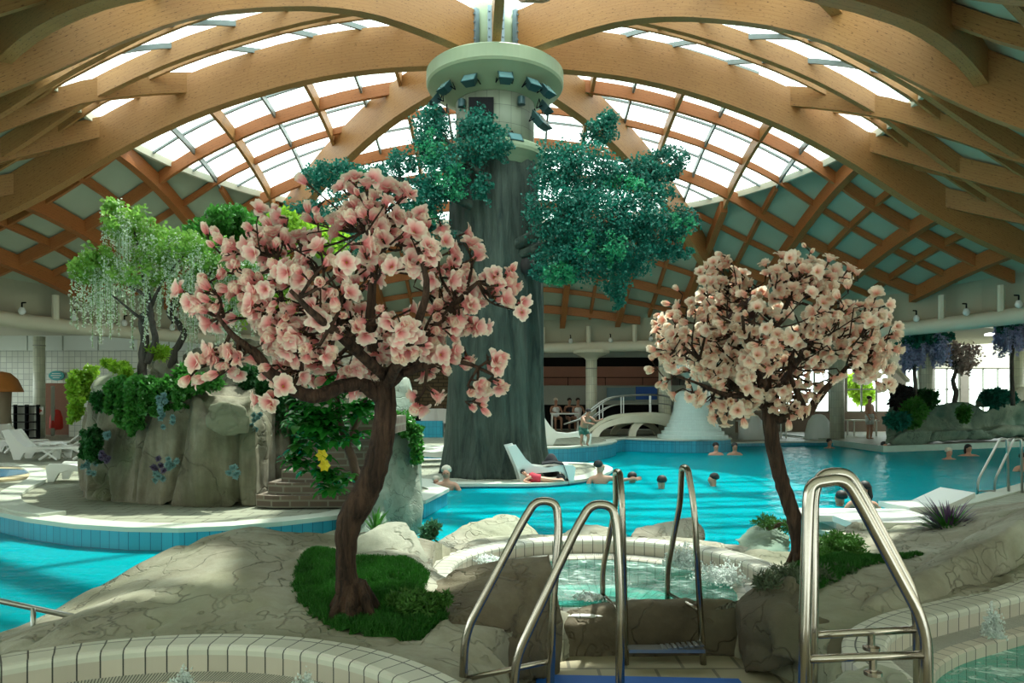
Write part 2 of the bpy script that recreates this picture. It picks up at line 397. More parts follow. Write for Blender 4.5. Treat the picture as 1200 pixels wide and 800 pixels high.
M['suit_r']=simple('red_swimsuit',(.55,.03,.06),.7)
M['suit_w']=simple('white_shirt',(.75,.78,.76),.7)
M['suit_k']=simple('black_swimsuit',(.01,.01,.015),.7)
M['suit_p']=simple('pink_swimsuit',(.6,.2,.35),.7)
M['foamw']=simple('splash_foam',(.92,.98,.96),.4,0,.02,20,trans=.5)
M['outgreen']=leafm('outdoor_leaves',(.30,.55,.02),(.60,.80,.10),.3)
# ================================================================ camera, light
cam=bpy.data.cameras.new('camera'); co=bpy.data.objects.new('camera',cam); COL.objects.link(co)
co.location=(0,0,E); co.rotation_euler=(PI/2,0,0); cam.sensor_width=36; cam.lens=F/1200*36; cam.shift_y=70/1200
cam.clip_end=300; cam.clip_start=.05
sc=bpy.context.scene; sc.camera=co
sc.view_settings.view_transform='Standard'; sc.view_settings.look='None'; sc.view_settings.gamma=1; sc.view_settings.exposure=0.2
sc.view_settings.use_curve_mapping=False
w=bpy.data.worlds.new('sky'); sc.world=w; w.use_nodes=True; t=w.node_tree
bg=t.nodes['Background']; v=tc(t,'Generated'); s=t.nodes.new('ShaderNodeSeparateXYZ'); t.links.new(v,s.inputs[0])
r=ramp(t,[(0,(.38,.46,.42)),(.48,(.55,.62,.58)),(.53,(.90,.97,.95)),(1,(.88,.98,1.0))]); t.links.new(mathn(t,'MULTIPLY_ADD',s.outputs[2],.5,.5),r.inputs[0])
t.links.new(r.outputs[0],bg.inputs[0]); bg.inputs[1].default_value=4.6
sun=bpy.data.lights.new('sun','SUN'); sun.energy=7.5; sun.angle=math.radians(1.2); sun.color=(1,.96,.86)
so=bpy.data.objects.new('sun',sun); COL.objects.link(so); so.rotation_euler=Vector((-.28,-.42,-1)).to_track_quat('-Z','Y').to_euler()
cy=sc.cycles; cy.max_bounces=7; cy.diffuse_bounces=4; cy.glossy_bounces=3; cy.transparent_max_bounces=10; cy.transmission_bounces=4
cy.sample_clamp_indirect=6; cy.caustics_reflective=False; cy.caustics_refractive=False; cy.use_denoising=True

# ================================================================ dome
CX,CY=-.36,15.4
ROT=3.0
RA=[0,1,2,3.2,4.3,5.5,6.3,7.3,8.1,9,10,11,12.5,14]
ZA=[7.1,7.05,7.0,6.85,6.6,6.2,5.9,5.4,4.95,4.35,3.8,3.35,2.75,2.3]
ZN=[7.1,7.1,7.05,6.92,6.62,6.1,5.72,5.0,4.3,3.55,2.95,2.5,1.9,1.5]
def smoothi(x,X,Y):
    return float((np.interp(x-.5,X,Y)+np.interp(x,X,Y)*2+np.interp(x+.5,X,Y))/4)
def zl(r,bearing=180):
    """height of the lower edge of the main arches (world z)"""
    k=min(1,max(0,(abs(bearing)-50)/30)); k=k*k*(3-2*k)
    return E+smoothi(r,RA,ZA)*k+smoothi(r,RA,ZN)*(1-k)
def polar(b,r):
    a=math.radians(b); return CX+r*math.sin(a), CY-r*math.cos(a)
def skin(x,y,lo=0.0):
    dx,dy=x-CX,y-CY; r=math.hypot(dx,dy); b=math.degrees(math.atan2(dx,-dy))
    return zl(r,b)+float(np.interp(r,[0,8,12.5],[.98,.98,.52]))-lo
def arch_line(b,r0,r1,n=26):
    return [Vector((*polar(b,r0+(r1-r0)*i/(n-1)),zl(r0+(r1-r0)*i/(n-1),b))) for i in range(n)]
RR=12.5
names={0:'glued timber arch running from the tower drum straight towards the viewer',
 45:'long timber arch crossing the top right corner in front of the others',-45:'long timber arch crossing the top left corner in front of the others',
 90:'timber arch springing sideways to the right from under the drum',-90:'timber arch springing sideways to the left from under the drum',
 135:'timber arch going back and down to the right behind the tower foliage',-135:'timber arch going back and down to the left behind the pink blossoms',
 180:'timber arch running to the back, hidden behind the tower'}
for b in (0,45,-45,90,-90,135,-135,180):
    bb=b+ROT
    x0,y0=polar(bb,.62)
    o=thing('timber_arch',names[b],'roof arch',(x0,y0,zl(.62,bb)),group=None)
    m=MB(); L=arch_line(bb,.66,RR+.2); m.beam(L,[min(.88,skin(q.x,q.y)-q.z-.02) for q in L],.24 if b else .17); m.build('arch_beam',M['glulam'],o)
    # bolted shoe at the drum
    p=MB(); a=math.radians(bb)
    q=Vector((*polar(bb,.70),zl(.7,bb)+.44))
    p.box(q,(.34,.10,.92),rz=a); 
    for k in range(5):
        for sg in (-1,1): p.tube([q+Matrix.Rotation(a,3,'Z')@Vector((sg*.14,-.05,-.34+k*.17)),q+Matrix.Rotation(a,3,'Z')@Vector((sg*.14,-.075,-.34+k*.17))],.018,6)
    p.build('steel_shoe',M['steel_blue'],o)
# ---- ceiling: outer opaque panels, inner glass, lattice
RG=8.25
ceil=thing('ceiling','panelled timber dome ceiling with glazed crown over the pool hall',None,(CX,CY,E+2)); ceil['kind']='structure'
def skin_mesh(r0,r1,nr,mat,name,off=.0,th=0.08):
    m=MB(); n=96; vs=[];fs=[]
    for lay in (0,1):
        for j in range(nr+1):
            r=r0+(r1-r0)*j/nr
            for k in range(n):
                b=360*k/n-180; x,y=polar(b,r); vs.append((x,y,skin(x,y)+off+lay*th))
    K=(nr+1)*n
    for lay in (0,1):
        for j in range(nr):
            for k in range(n):
                k2=(k+1)%n; q=(j*n+k,(j+1)*n+k,(j+1)*n+k2,j*n+k2); q=tuple(i+lay*K for i in q)
                fs.append(q if lay else q[::-1])
    for k in range(n):
        k2=(k+1)%n
        fs.append((k,k2,K+k2,K+k)); e=nr*n; fs.append((e+k2,e+k,K+e+k,K+e+k2))
    m.add(vs,fs); return m.build(name,mat,ceil,smooth=True)
skin_mesh(RG,RR+.6,8,M['panel'],'roof_panel')
skin_mesh(.66,RG,10,M['glass'],'glazing',off=.05,th=.012)
# kerb where glass meets panels
m=MB()
for k in range(96):
    b0,b1=360*k/96-180,360*(k+1)/96-180
    A=[];
    p0=Vector((*polar(b0,RG),0)); p1=Vector((*polar(b1,RG),0)); p0.z=skin(p0.x,p0.y)-.10; p1.z=skin(p1.x,p1.y)-.10
    m.beam([p0,p1],.16,.09)
m.build('glazing_kerb',M['cream'],ceil)
def on_skin(a,b,lo,step=.5):
    a=Vector(a);b=Vector(b); n=max(2,int((b-a).length/step)+1)
    out=[]
    for i in range(n):
        p=a.lerp(b,i/(n-1)); out.append(Vector((p.x,p.y,skin(p.x,p.y)-lo)))
    return out
def clip(a,b,rmin,rmax,sector=None):
    """portion of the plan segment a-b inside rmin..rmax and inside bearings sector (absolute, relative to ROT)"""
    a=Vector(a);b=Vector(b); keep=[];cur=[]
    n=240
    for i in range(n+1):
        p=a.lerp(b,i/n); dx,dy=p.x-CX,p.y-CY; r=math.hypot(dx,dy); be=(math.degrees(math.atan2(dx,-dy))-ROT+180)%360-180
        ok=rmin<=r<=rmax and (sector is None or sector[0]<=be<=sector[1])
        if ok: cur.append(p)
        elif cur: keep.append(cur);cur=[]
    if cur: keep.append(cur)
    return [(k[0],k[-1]) for k in keep if (k[-1]-k[0]).length>.35]
def lay(name,a,b,depth,wid,mat,rmin=.7,rmax=RR,sector=None,top=.03):
    for p,q in clip(a,b,rmin,rmax,sector):
        m=MB(); m.beam(on_skin(p,q,depth+top),depth,wid); m.build(name,mat,ceil)
# far half: rafters run front to back, purlins run left to right
for sgn in (1,-1):
    sec=(90,180) if sgn>0 else (-180,-90)
    for off in (2.3,4.35,6.4,8.3,10.1,11.7):
        x=CX+sgn*off; lay('rafter',(x,CY,0),(x,CY+13,0),.30,.085,M['glulam'],rmax=RG,sector=sec); lay('rafter',(x,CY,0),(x,CY+13,0),.36,.20,M['purlin'],rmin=RG,rmax=RR+.3,sector=sec)
    for off in (1.3,3.3,5.4,7.35,9.2,10.9):
        x=CX+sgn*off; lay('thin_rafter',(x,CY,0),(x,CY+13,0),.15,.05,M['alu'],rmin=1.5,rmax=RG,sector=sec); lay('thin_rafter',(x,CY,0),(x,CY+13,0),.18,.10,M['purlin'],rmin=RG,sector=sec)
    for off in (2.25,4.85,7.3,9.6,11.7):
        lay('purlin',(CX,CY+off,0),(CX+sgn*13,CY+off,0),.30,.11,M['purlin'],sector=sec,rmax=RR+.3)
    for off in (.75,3.55,6.1,8.45,10.7):
        lay('thin_purlin',(CX,CY+off,0),(CX+sgn*13,CY+off,0),.17,.085,M['purlin'],sector=sec)
    for off in (.3,1.6,2.9,4.2,5.5,6.7):
        lay('glazing_bar',(CX,CY+off,0),(CX+sgn*9,CY+off,0),.05,.06,M['alu'],rmax=RG,sector=sec,top=-.02)
    # near half
    s2=(45,90) if sgn>0 else (-90,-45)
    a=math.radians(sgn*45+ROT); d=Vector((math.sin(a),-math.cos(a),0))
    e=math.radians(sgn*90+ROT); dx=Vector((math.sin(e),-math.cos(e),0))
    for r0 in (6.35,8.1,9.8):
        p=Vector((CX,CY,0))+dx*r0; lay('purlin',p,p+d*9,.42,.16,M['glulam'],sector=s2)
    for off in (1.25,3.0,4.8,6.6):
        p=Vector((CX,CY-off,0)); lay('rafter',p,p+dx*13,.38,.13,M['glulam'],sector=s2)
    for off in (.62,2.1,3.9,5.7):
        p=Vector((CX,CY-off,0)); lay('thin_rafter',p,p+dx*13,.16,.06,M['glulam'],sector=s2)
    for r0 in (1.6,2.6,3.6,5.4,7.2):
        p=Vector((CX,CY,0))+d*r0; lay('glazing_bar',p,p+dx*9,.07,.06,M['alu'],sector=s2,rmax=RG,top=-.02)
    for r0 in (1.7,2.7,3.7,4.9,7.2,9.0):
        p=Vector((CX,CY,0))+dx*r0; lay('thin_purlin',p,p+d*9,.10,.05,M['alu'] if r0<5 else M['glulam'],sector=s2)
    s3=(0,45) if sgn>0 else (-45,0)
    z=math.radians(ROT); d0=Vector((math.sin(z),-math.cos(z),0))
    e=math.radians(-sgn*47+ROT); q=Vector((math.sin(e),-math.cos(e),0))
    for r0 in (5.2,7.0,8.8,10.6):
        p=Vector((CX,CY,0))+d*r0; lay('purlin',p,p+q*12,.50,.16,M['glulam'],sector=s3)
    for off in (1.9,4.4,6.9):
        p=Vector((CX,CY,0))+q*off; lay('rafter',p,p+d*13,.24,.12,M['glulam'],sector=s3)
    for r0 in (6.1,7.9,9.7):
        p=Vector((CX,CY,0))+d*r0; lay('thin_purlin',p,p+q*12,.14,.08,M['glulam'],sector=s3)
# ---- ring: fascia above the tube, the tube, posts
def ringpt(b,r,z): x,y=polar(b,r); return Vector((x,y,z))
m=MB(); n=72; vs=[];fs=[]
for k in range(n):
    b=360*k/n; 
    for r in (RR+.45,RR+.6):
        x,y=polar(b,r); vs += [(x,y,E+1.95),(x,y,skin(x,y)+.02)]
for k in range(n):
    k2=(k+1)%n
    fs += [(k*4,k*4+1,k2*4+1,k2*4),(k*4+2,k2*4+2,k2*4+3,k*4+3),(k*4,k2*4,k2*4+2,k*4+2)]
m.add(vs,fs); o=m.build('trim_1',M['fascia']); o['kind']='structure'
m=MB(); pts=[ringpt(360*k/96,RR+.2,E+2.06) for k in range(97)]; m.tube(pts,.2,14); o=m.build('trim_2',M['cream'],smooth=True); o['kind']='structure'
# flat soffit over the galleries and their outer walls
m=MB(); vs=[];fs=[]
for k in range(n):
    for r,z in ((RR+.6,E+2.5),(RR+14,E+2.5),(RR+14,E+2.65),(RR+.6,E+2.65)):
        x,y=polar(360*k/n,r); vs.append((x,y,z))
for k in range(n):
    k2=(k+1)%n
    for j in range(4): j2=(j+1)%4; fs.append((k*4+j,k*4+j2,k2*4+j2,k2*4+j))
m.add(vs,fs); o=m.build('trim_3',M['beige']); o['kind']='structure'
# globe spotlights on the ring tube
first=None
spots=[-98,-104,-111,-118,-125,  168,161,154,147,140, 133,126,119,112,105,98]
where=lambda k,b:('globe spotlight on the left ring tube' if b<0 else ('globe spotlight on the ring tube behind the tower' if b>145 else 'globe spotlight on the ring tube above the far right planter'))
for k,b in enumerate(spots):
    p=ringpt(b,RR-.05,E+2.2)
    if first is None:
        o=thing('globe_spotlight',where(k,b),'lamp',(0,0,0),group='small globe spotlights along the ring tube')
        m=MB(); m.tube([(0,0,.30),(0,0,.16)],.02,6); m.tube([(0,.12,.30),(0,0,.30)],.02,6); m.build('bracket',M['black'],o,local=True)
        m=MB(); m.lathe([(0,-.09),(.06,-.07),(.09,0),(.07,.06),(.05,.1)],12,c=(0,0,.08)); m.build('globe',M['globe'],o,local=True,smooth=True)
        o.location=p; first=o
    else: again(first,p,math.radians(b),where(k,b))
    o_=first
# short posts standing on the tube under the roof edge
i=0
for b in [-100,-109,-118,-127,173,165,157,149,141,133,125,117,109,101]:
    m=MB(); x,y=polar(b,RR+.1); m.tube([(x,y,E+2.2),(x,y,skin(x,y)-.4)],.09,8); o=m.build('trim_%d'%(10+i),M['cream']); o['kind']='structure'; i+=1
# ================================================================ tower
tw=thing('tree_tower','giant artificial tree trunk tower carrying the timber roof in mid pool','tower',(CX,CY,.08))
def wob(a,z):
    k=max(0,min(1,(6.6-z)/4))
    return 1+.035*math.sin(5*a+z*.6)+.03*math.sin(9*a-z*.8)+k*.035*math.sin(13*a+1.3)+.02*math.sin(23*a+z*2)
prof=[(1.16,.0),(1.10,.25),(1.04,.6),(1.01,1.1),(1.0,1.8),(1.0,2.6),(.98,3.4),(.95,4.2),(.92,5),(.90,5.8),(.89,6.35),(.90,6.6)]
pr=[]
for a,b in zip(prof[:-1],prof[1:]):
    for i in range(4): pr.append((a[0]+(b[0]-a[0])*i/4,a[1]+(b[1]-a[1])*i/4))
pr.append(prof[-1])
m=MB(); m.lathe(pr,120,(CX,CY,.04),wob=wob); m.build('trunk',M['tower_bark'],tw,smooth=True)
m=MB(); m.lathe([(.86,6.45),(.95,6.55),(1.08,6.66),(1.1,6.72),(1.1,6.80),(1.04,6.86),(.83,6.9)],64,(CX,CY,0)); m.build('ledge',M['olive'],tw,smooth=False)
m=MB(); m.lathe([(.83,6.85),(.83,7.9)],48,(CX,CY,0))
for k in range(len(m.uv)): m.uv[k]=[(u*5.2,vv) for u,vv in m.uv[k]]
m.build('stone_drum',M['stone_drum'],tw,smooth=True)
m=MB(); m.lathe([(.84,7.86),(1.42,8.2),(1.45,8.25),(1.45,8.5),(1.40,8.54),(.64,8.6)],72,(CX,CY,0)); m.build('collar',M['olive'],tw)
m=MB(); m.lathe([(.63,8.5),(.63,9.75)],48,(CX,CY,0)); m.build('concrete_drum',M['olive'],tw,smooth=True)
def on_tower(px,py,r):
    u=(px-600)/F
    # ray / cylinder intersection
    A=u*u+1; B=-2*(u*CX+CY); C_=CX*CX+CY*CY-r*r
    dd=B*B-4*A*C_; d=(-B-math.sqrt(max(dd,0)))/(2*A); return P(px,py,d)
q=on_tower(564,127,.9); m=MB(); m.box(q,(.50,.14,.40)); s_=m.build('screen_box',M['black'],tw)
q=on_tower(546,157,.84); m=MB(); m.lathe([(0,-.06),(.14,-.02),(.16,.05),(.1,.09)],10,q+Vector((0,0,0))); m.v=[tuple(Vector(v_)+Vector((0,0,(v_[2]-q.z)*2))) for v_ in m.v]; m.build('dark_opening',M['dark'],tw)
for k,(px,py) in enumerate([(541,121),(611,118)]):
    q=on_tower(px,py,.92); m=MB(); m.lathe([(0,0),(.08,.01),(.08,.16),(.05,.18)],14,(q.x,q.y,q.z-.09)); o=m.build('round_spotlight',M['lamp_metal']); tag(o,'small round spotlight on the stone drum, '+('left' if k==0 else 'right')+' of the black box','lamp')
fl=[(522,104,1.28,'floodlight under the tower collar, second from its left edge'),(551,95,1.2,'floodlight under the tower collar, just left of centre'),(592,92,1.2,'floodlight under the tower collar, just right of centre'),(624,100,1.25,'floodlight under the tower collar, right of centre, tilted'),(510,119,1.32,'floodlight hanging at the left edge of the collar'),(641,108,1.35,'floodlight under the collar overlapping its right neighbour'),(639,127,1.15,'small floodlight below the collar at its right side'),(516,134,1.1,'floodlight half hidden by leaves below the left of the collar'),(603,164,.98,'floodlight low on the stone drum above the ledge'),(633,143,1.1,'large hexagonal floodlight hanging right of the stone drum')]
for k,(px,py,r,lb) in enumerate(fl):
    q=on_tower(px,py,r); big=k==9
    o=thing('floodlight',lb,'lamp',q)
    rz=math.atan2(q.x-CX,-(q.y-CY)); Rm=Matrix.Rotation(rz,3,'Z')@Matrix.Rotation(math.radians(-38),3,'X')
    sx,sz=(.30,.24) if not big else (.42,.40)
    m=MB(); 
    vs=[Rm@Vector(v_) +q for v_ in [(-sx/2,-.08,-sz/2),(sx/2,-.08,-sz/2),(sx/2,-.08,sz/2),(-sx/2,-.08,sz/2),(-sx/3,.08,-sz/3),(sx/3,.08,-sz/3),(sx/3,.08,sz/3),(-sx/3,.08,sz/3)]]
    m.add(vs,[(0,1,2,3),(5,4,7,6),(0,4,5,1),(1,5,6,2),(2,6,7,3),(3,7,4,0)]); hs_=m.build('housing',M['lamp_metal'],o)
    m=MB(); m.add([Rm@Vector(v_)+q for v_ in [(-sx*.43,-.085,-sz*.42),(sx*.43,-.085,-sz*.42),(sx*.43,-.085,sz*.42),(-sx*.43,-.085,sz*.42),(-sx*.43,-.078,-sz*.42),(sx*.43,-.078,-sz*.42),(sx*.43,-.078,sz*.42),(-sx*.43,-.078,sz*.42)]],[(0,1,2,3),(4,7,6,5),(0,4,5,1),(1,5,6,2),(2,6,7,3),(3,7,4,0)]); m.build('lens',M['lamp_glass'],hs_)
    m=MB(); top=q+Vector((-(q.x-CX)*.12,-(q.y-CY)*.12,.22 if not big else .3)); m.tube([q+Rm@Vector((sx*.55,0,0)),q+Rm@Vector((sx*.55,.12,.05)),top,q+Rm@Vector((-sx*.55,.12,.05)),q+Rm@Vector((-sx*.55,0,0))],.012,6); m.build('yoke',M['black'],o)
# branches and foliage of the tower tree
def limb(pts,mb,n=8,sub=4,jit=.02):
    """pts (px,py,d,r) smoothed"""
    q=[(P(a,b,c),r) for a,b,c,r in pts]; return limbw(q,mb,n,sub,jit)
def spline(ps,sub):
    out=[]
    for i in range(len(ps)-1):
        p0=ps[max(i-1,0)];p1=ps[i];p2=ps[i+1];p3=ps[min(i+2,len(ps)-1)]
        for k in range(sub):
            t=k/sub; out.append(.5*((2*p1)+(-p0+p2)*t+(2*p0-5*p1+4*p2-p3)*t*t+(-p0+3*p1-3*p2+p3)*t**3))
    out.append(ps[-1]); return out
def limbw(q,mb,n=8,sub=4,jit=.012):
    c=spline([a for a,_ in q],sub); rr=spline([Vector((r,0,0)) for _,r in q],sub); rr=[max(.002,v.x) for v in rr]
    cc=[p+Vector((rnd.uniform(-1,1),rnd.uniform(-1,1),rnd.uniform(-1,1)))*jit*min(1,rr[i]*12) if 0<i<len(c)-1 else p for i,p in enumerate(c)]
    mb.tube(cc,rr,n); return list(zip(cc,rr))
leaf_v=[(0,0,0),(-.5,0,.45),(0,.12,1.0),(.5,0,.45)]
leaf_f=[(0,1,2,3)]
def cloud(specs,rs,dens,size,droop=.3):
    """specs: centre Vector, (rx,ry,rz), weight -> positions & dirs filling each ellipsoid in small tufts"""
    Ls=[];Ds=[]
    for c,rad,wt in specs:
        nt_=max(4,int(dens*wt)); 
        d=rs.normal(size=(nt_,3)); d/=np.linalg.norm(d,axis=1,keepdims=True); rr=rs.uniform(.15,1,size=(nt_,1))**.5
        tuft=np.array(c)[None]+d*rr*np.array(rad)[None]
        per=22; off=rs.normal(size=(nt_,per,3))*np.array([.10,.10,.085])*min(rad)*2.2/1.0*.55
        p=(tuft[:,None,:]+off).reshape(-1,3); Ls.append(p)
        dd=off.reshape(-1,3)/ (np.linalg.norm(off.reshape(-1,3),axis=1,keepdims=True)+1e-6)+rs.normal(size=(len(p),3))*.6; dd[:,2]-=droop; Ds.append(dd)
    return np.concatenate(Ls),np.concatenate(Ds)
def leaves(name,specs,dens,size,mat,parent,seed=1,droop=.3,wid=.5,svar=.35):
    rs=np.random.RandomState(seed); L,D=cloud(specs,rs,dens,size,droop)
    sc_=size*rs.uniform(1-svar,1+svar,len(L)); tv=[(a*2*wid,b,c) for a,b,c in leaf_v]
    o=scatter_mesh(name,tv,leaf_f,rot_mats(D,scale=sc_,rs=rs),L,mat,parent=parent); o['kind']='stuff'; return o
LC=[]
def el(px,py,d,rx,ry,rz,w): # radii in pixels for x,z
    k=d/F; LC.append((P(px,py,d),(rx*k,ry,rz*k),w))
for a in [(505,160,14.6,24,.5,38,8),(518,205,14.3,30,.5,33,8),(490,240,14.2,30,.5,30,8),(560,160,14.2,24,.4,34,7),(588,170,14.1,14,.3,20,2),(566,222,14.2,12,.2,20,2),(440,215,14.4,28,.5,22,5),(395,205,14.6,34,.5,16,6),(370,210,14.8,16,.4,14,2.5),(360,255,14.4,28,.5,22,4.5),(420,260,14.3,50,.6,40,8),(495,270,14.3,38,.5,26,4),(470,190,14.5,18,.4,16,2.5),
          (650,195,14.4,30,.5,30,7),(700,155,14.6,24,.4,12,3),(712,140,14.6,14,.3,12,2),(690,200,14.3,40,.6,30,9),(740,205,14.6,40,.5,20,7),(780,188,14.8,26,.4,15,3.5),(770,205,14.7,26,.4,14,3),(652,250,14.1,36,.6,42,10),(700,258,14.0,48,.6,44,14),(690,298,14.0,46,.5,32,11),(745,250,14.2,38,.5,34,9),(770,275,14.4,28,.4,26,5.5),(800,260,14.6,20,.4,20,3),(740,300,14.2,28,.4,24,5),(650,310,14.1,30,.4,22,5),(722,330,14.1,18,.3,22,3),(724,350,14.1,8,.2,16,1.3),(790,295,14.5,24,.3,10,2.5),(765,225,14.5,28,.4,12,3)]: el(*a)
leaves('foliage',LC,19,.05,M['leaf_teal'],tw,3)
leaves('bright_leaves',[E2 for E2 in [(P(425,212,14.2),(.45,.4,.22),2.5),(P(505,170,14.2),(.3,.3,.4),2),(P(525,215,14.0),(.35,.3,.4),2),(P(655,322,13.8),(.4,.3,.2),2.5),(P(705,290,13.6),(.5,.3,.35),2),(P(735,215,14.1),(.45,.3,.2),2),(P(490,250,14.0),(.4,.3,.3),1.5),(P(800,262,14.2),(.3,.2,.3),1)]],14,.05,leafm('bright_teal_leaves',(.01,.22,.10),(.06,.46,.20),.4,.45,1.6),tw,8)
m=MB()
for L_ in [[(575,250,14.9,.13),(530,230,14.5,.09),(470,210,14.5,.06),(400,205,14.7,.03)],[(575,290,14.8,.12),(520,270,14.4,.07),(440,262,14.4,.04),(370,255,14.5,.02)],[(585,240,14.8,.1),(560,200,14.4,.06),(520,160,14.5,.03),(505,130,14.6,.015)],
           [(600,290,14.8,.14),(650,262,14.3,.10),(700,220,14.2,.07),(750,205,14.5,.04),(800,182,14.8,.015)],[(605,300,14.8,.12),(660,280,14.2,.08),(720,262,14.2,.05),(790,262,14.5,.02)],[(650,262,14.3,.06),(670,200,14.4,.04),(700,155,14.6,.02),(718,135,14.6,.01)],[(660,285,14.2,.05),(720,300,14.2,.03),(800,295,14.5,.01)]]:
    limb(L_,m)
m.build('branch',M['tower_bark'],tw,smooth=True)
q=on_tower(618,312,1.0); m=MB(); m.lathe([(0,-.2),(.13,-.12),(.16,0),(.12,.14),(0,.2)],14,q); m.build('knot_hole',M['dark'],tw,smooth=True)
# ================================================================ pool, decks
def poly3(name,poly,z,mat,kind=None,label=None,cat=None,th=None):
    m=MB(); m.add([(x,y,z) for x,y in poly],[list(range(len(poly)))]); return m.build(name,mat)
WP=[(-19,3.2),(-4.6,4.0),(-3.5,4.65),(-3.05,5.2),(-2.65,5.65),(-2.15,6.05),(-1.5,6.15),(-1.15,6.45),(-.9,6.9),(-.3,7.55),(.75,7.85),(1.9,7.55),(2.7,7.0),(3.6,7.9),(5.6,9.3),(7.5,10.8),(11,13.4),(19,19),(19,31),(-6,31),(-19,31)]
o=poly3('main_pool_water',WP,0,M['water']); tag(o,'bright turquoise water of the big pool around the tree tower','pool water')
m=MB(); m.prism(WP,-1.45,-1.2,0); o=m.build('floor_pool',M['pool_floor']); o['kind']='structure'
# near pool walls behind the rock bank are covered by the bank itself
def arcpts(pts,sub=6,closed=True):
    v=[Vector((a,b,0)) for a,b in pts]; n=len(v); out=[]
    for i in range(n):
        p0,p1,p2,p3=v[(i-1)%n],v[i],v[(i+1)%n],v[(i+2)%n]
        for k in range(sub):
            t=k/sub; q=.5*((2*p1)+(-p0+p2)*t+(2*p0-5*p1+4*p2-p3)*t*t+(-p0+3*p1-3*p2+p3)*t**3); out.append((q.x,q.y))
    return out
def gp(px,py,z): g=G(px,py,z); return (g.x,g.y)
def area(p): return sum(p[i][0]*p[(i+1)%len(p)][1]-p[(i+1)%len(p)][0]*p[i][1] for i in range(len(p)))/2
def inset(p,d):
    n=len(p); s=1 if area(p)>0 else -1; out=[]
    for i in range(n):
        a=Vector(p[i-1]);b=Vector(p[i]);c=Vector(p[(i+1)%n]); t=(c-a).normalized(); nrm=Vector((-t.y,t.x))*s; q=b+nrm*d; out.append((q.x,q.y))
    return out
def slab(name,label,poly,z,sidemat,topmat=None,cw=.28,copmat=None):
    """a deck: paved top, tiled pool side and a coping strip along its edge"""
    o=MB(); o.prism(poly,-1.2,z-.02,0,1); ob=o.build(name,[topmat or M['deck'],sidemat]); ob['kind']='structure'
    inn=inset(poly,cw); out=inset(poly,-.03); m=MB(); n=len(poly); vs=[(x,y,z+.005) for x,y in out]+[(x,y,z+.005) for x,y in inn]+[(x,y,z-.045) for x,y in out]+[(x,y,z-.03) for x,y in inn]; fs=[]
    for i in range(n):
        j=(i+1)%n; fs += [(i,j,n+j,n+i),(2*n+i,2*n+j,j,i),(3*n+j,3*n+i,n+i,n+j)]
    if area(poly)<0: fs=[f[::-1] for f in fs]
    m.add(vs,fs); m.build('coping',copmat or M['coping'],ob); return ob
ZI=.25
isl=[gp(0,600,ZI),gp(35,607,ZI),gp(90,614,ZI),gp(150,617.5,ZI),gp(210,618.5,ZI),gp(270,616,ZI),gp(330,611,ZI),gp(392,604,ZI),(-1.75,9.3),(-1.2,9.9),(-1.0,11.2),(-1.6,12.5),(-2.5,14),(-3.2,17),(-3.2,30),(-22,30),(-22,9.6),(-9,9.6),(-7.2,9.2)]
slab('floor_1','',isl,ZI,M['pool_side'])
ti=[gp(455,560,.08),gp(520,566.5,.08),(-.6,13.35),gp(640,566,.08),gp(690,560,.08),gp(712,553,.08),gp(716,548,.08),gp(700,543,.08),gp(650,541,.08),(.2,18.8),(-2,19.2),(-4,18.6),(-4,15)]
slab('floor_2','',arcpts(ti,3),.08,M['pool_side'],cw=.35)
ZF=.42
fd=[(-3.6,30.8),(-3.6,19.5),(-1,19.3),gp(640,524,ZF),gp(668,523.5,ZF),gp(700,521,ZF),gp(716,518.5,ZF),gp(722,516.5,ZF),gp(719,515,ZF),(3.6,23.2),(4.5,22.7),(5.0,22.45),(5.7,22.4),(6.5,22.6),(7.0,23.2),(7.2,24.4),(7.4,26),(7.4,30.8)]
slab('floor_3','',fd,ZF,M['pool_side'])
fb=[(7.3,25.6),(9.5,26),(11.6,26.2),(12,40),(7.3,40)]
slab('floor_4','',fb,.15,M['pool_side'])
ZR=.08
rd=[gp(1040,603,ZR),gp(1056,599,ZR),gp(1085,593.5,ZR),gp(1120,586.5,ZR),gp(1160,576.5,ZR),gp(1200,566,ZR),(12.5,15.8),(19,19),(19,3),(9,3),(4.3,7.5),(3.6,8.6),gp(960,612,ZR)]
slab('floor_5','',rd,ZR,M['pool_side'])
# hall floors beyond
m=MB(); m.prism([(-26,29.9),(-3.4,29.9),(-3.4,30.7),(30,30.7),(30,45),(-26,45)],-1.2,.10,0); m.prism([(18.9,2),(30,2),(30,31),(18.9,31)],-1.2,.10,0); m.prism([(-26,-6),(-18.9,-6),(-18.9,30),(-26,30)],-1.2,.10,0); o=m.build('floor_6',M['deck']); o['kind']='structure'
# kids' pool and its white S-shaped kerb at the far left
kp=[(-10.2+1.35*math.cos(2*PI*k/48),12.9+1.45*math.sin(2*PI*k/48)) for k in range(48)]
def ringstrip(name,poly,w0,w1,z0,z1,mat,par=None,tile=None):
    a=inset(poly,-w0) if w0 else poly; b=inset(poly,-w1); n=len(poly); vs=[(x,y,z1) for x,y in a]+[(x,y,z1) for x,y in b]+[(x,y,z0) for x,y in a]+[(x,y,z0) for x,y in b]; fs=[];uv=[];L=0
    for i in range(n):
        j=(i+1)%n; d=math.hypot(poly[i][0]-poly[j][0],poly[i][1]-poly[j][1]); h=abs(w1-w0)
        for f,u0 in (((i,j,n+j,n+i),h),((2*n+i,2*n+j,j,i),z1-z0),((3*n+j,3*n+i,n+i,n+j),z1-z0)):
            fs.append(f); uv.append([(L,0),(L+d,0),(L+d,u0),(L,u0)])
        L+=d
    m=MB(); m.add(vs,fs,0,uv); return m.build(name,mat,par)
o=thing('kids_pool','small round blue paddling pool with tan and white rings at far left','pool',(-10.2,12.9,.25))
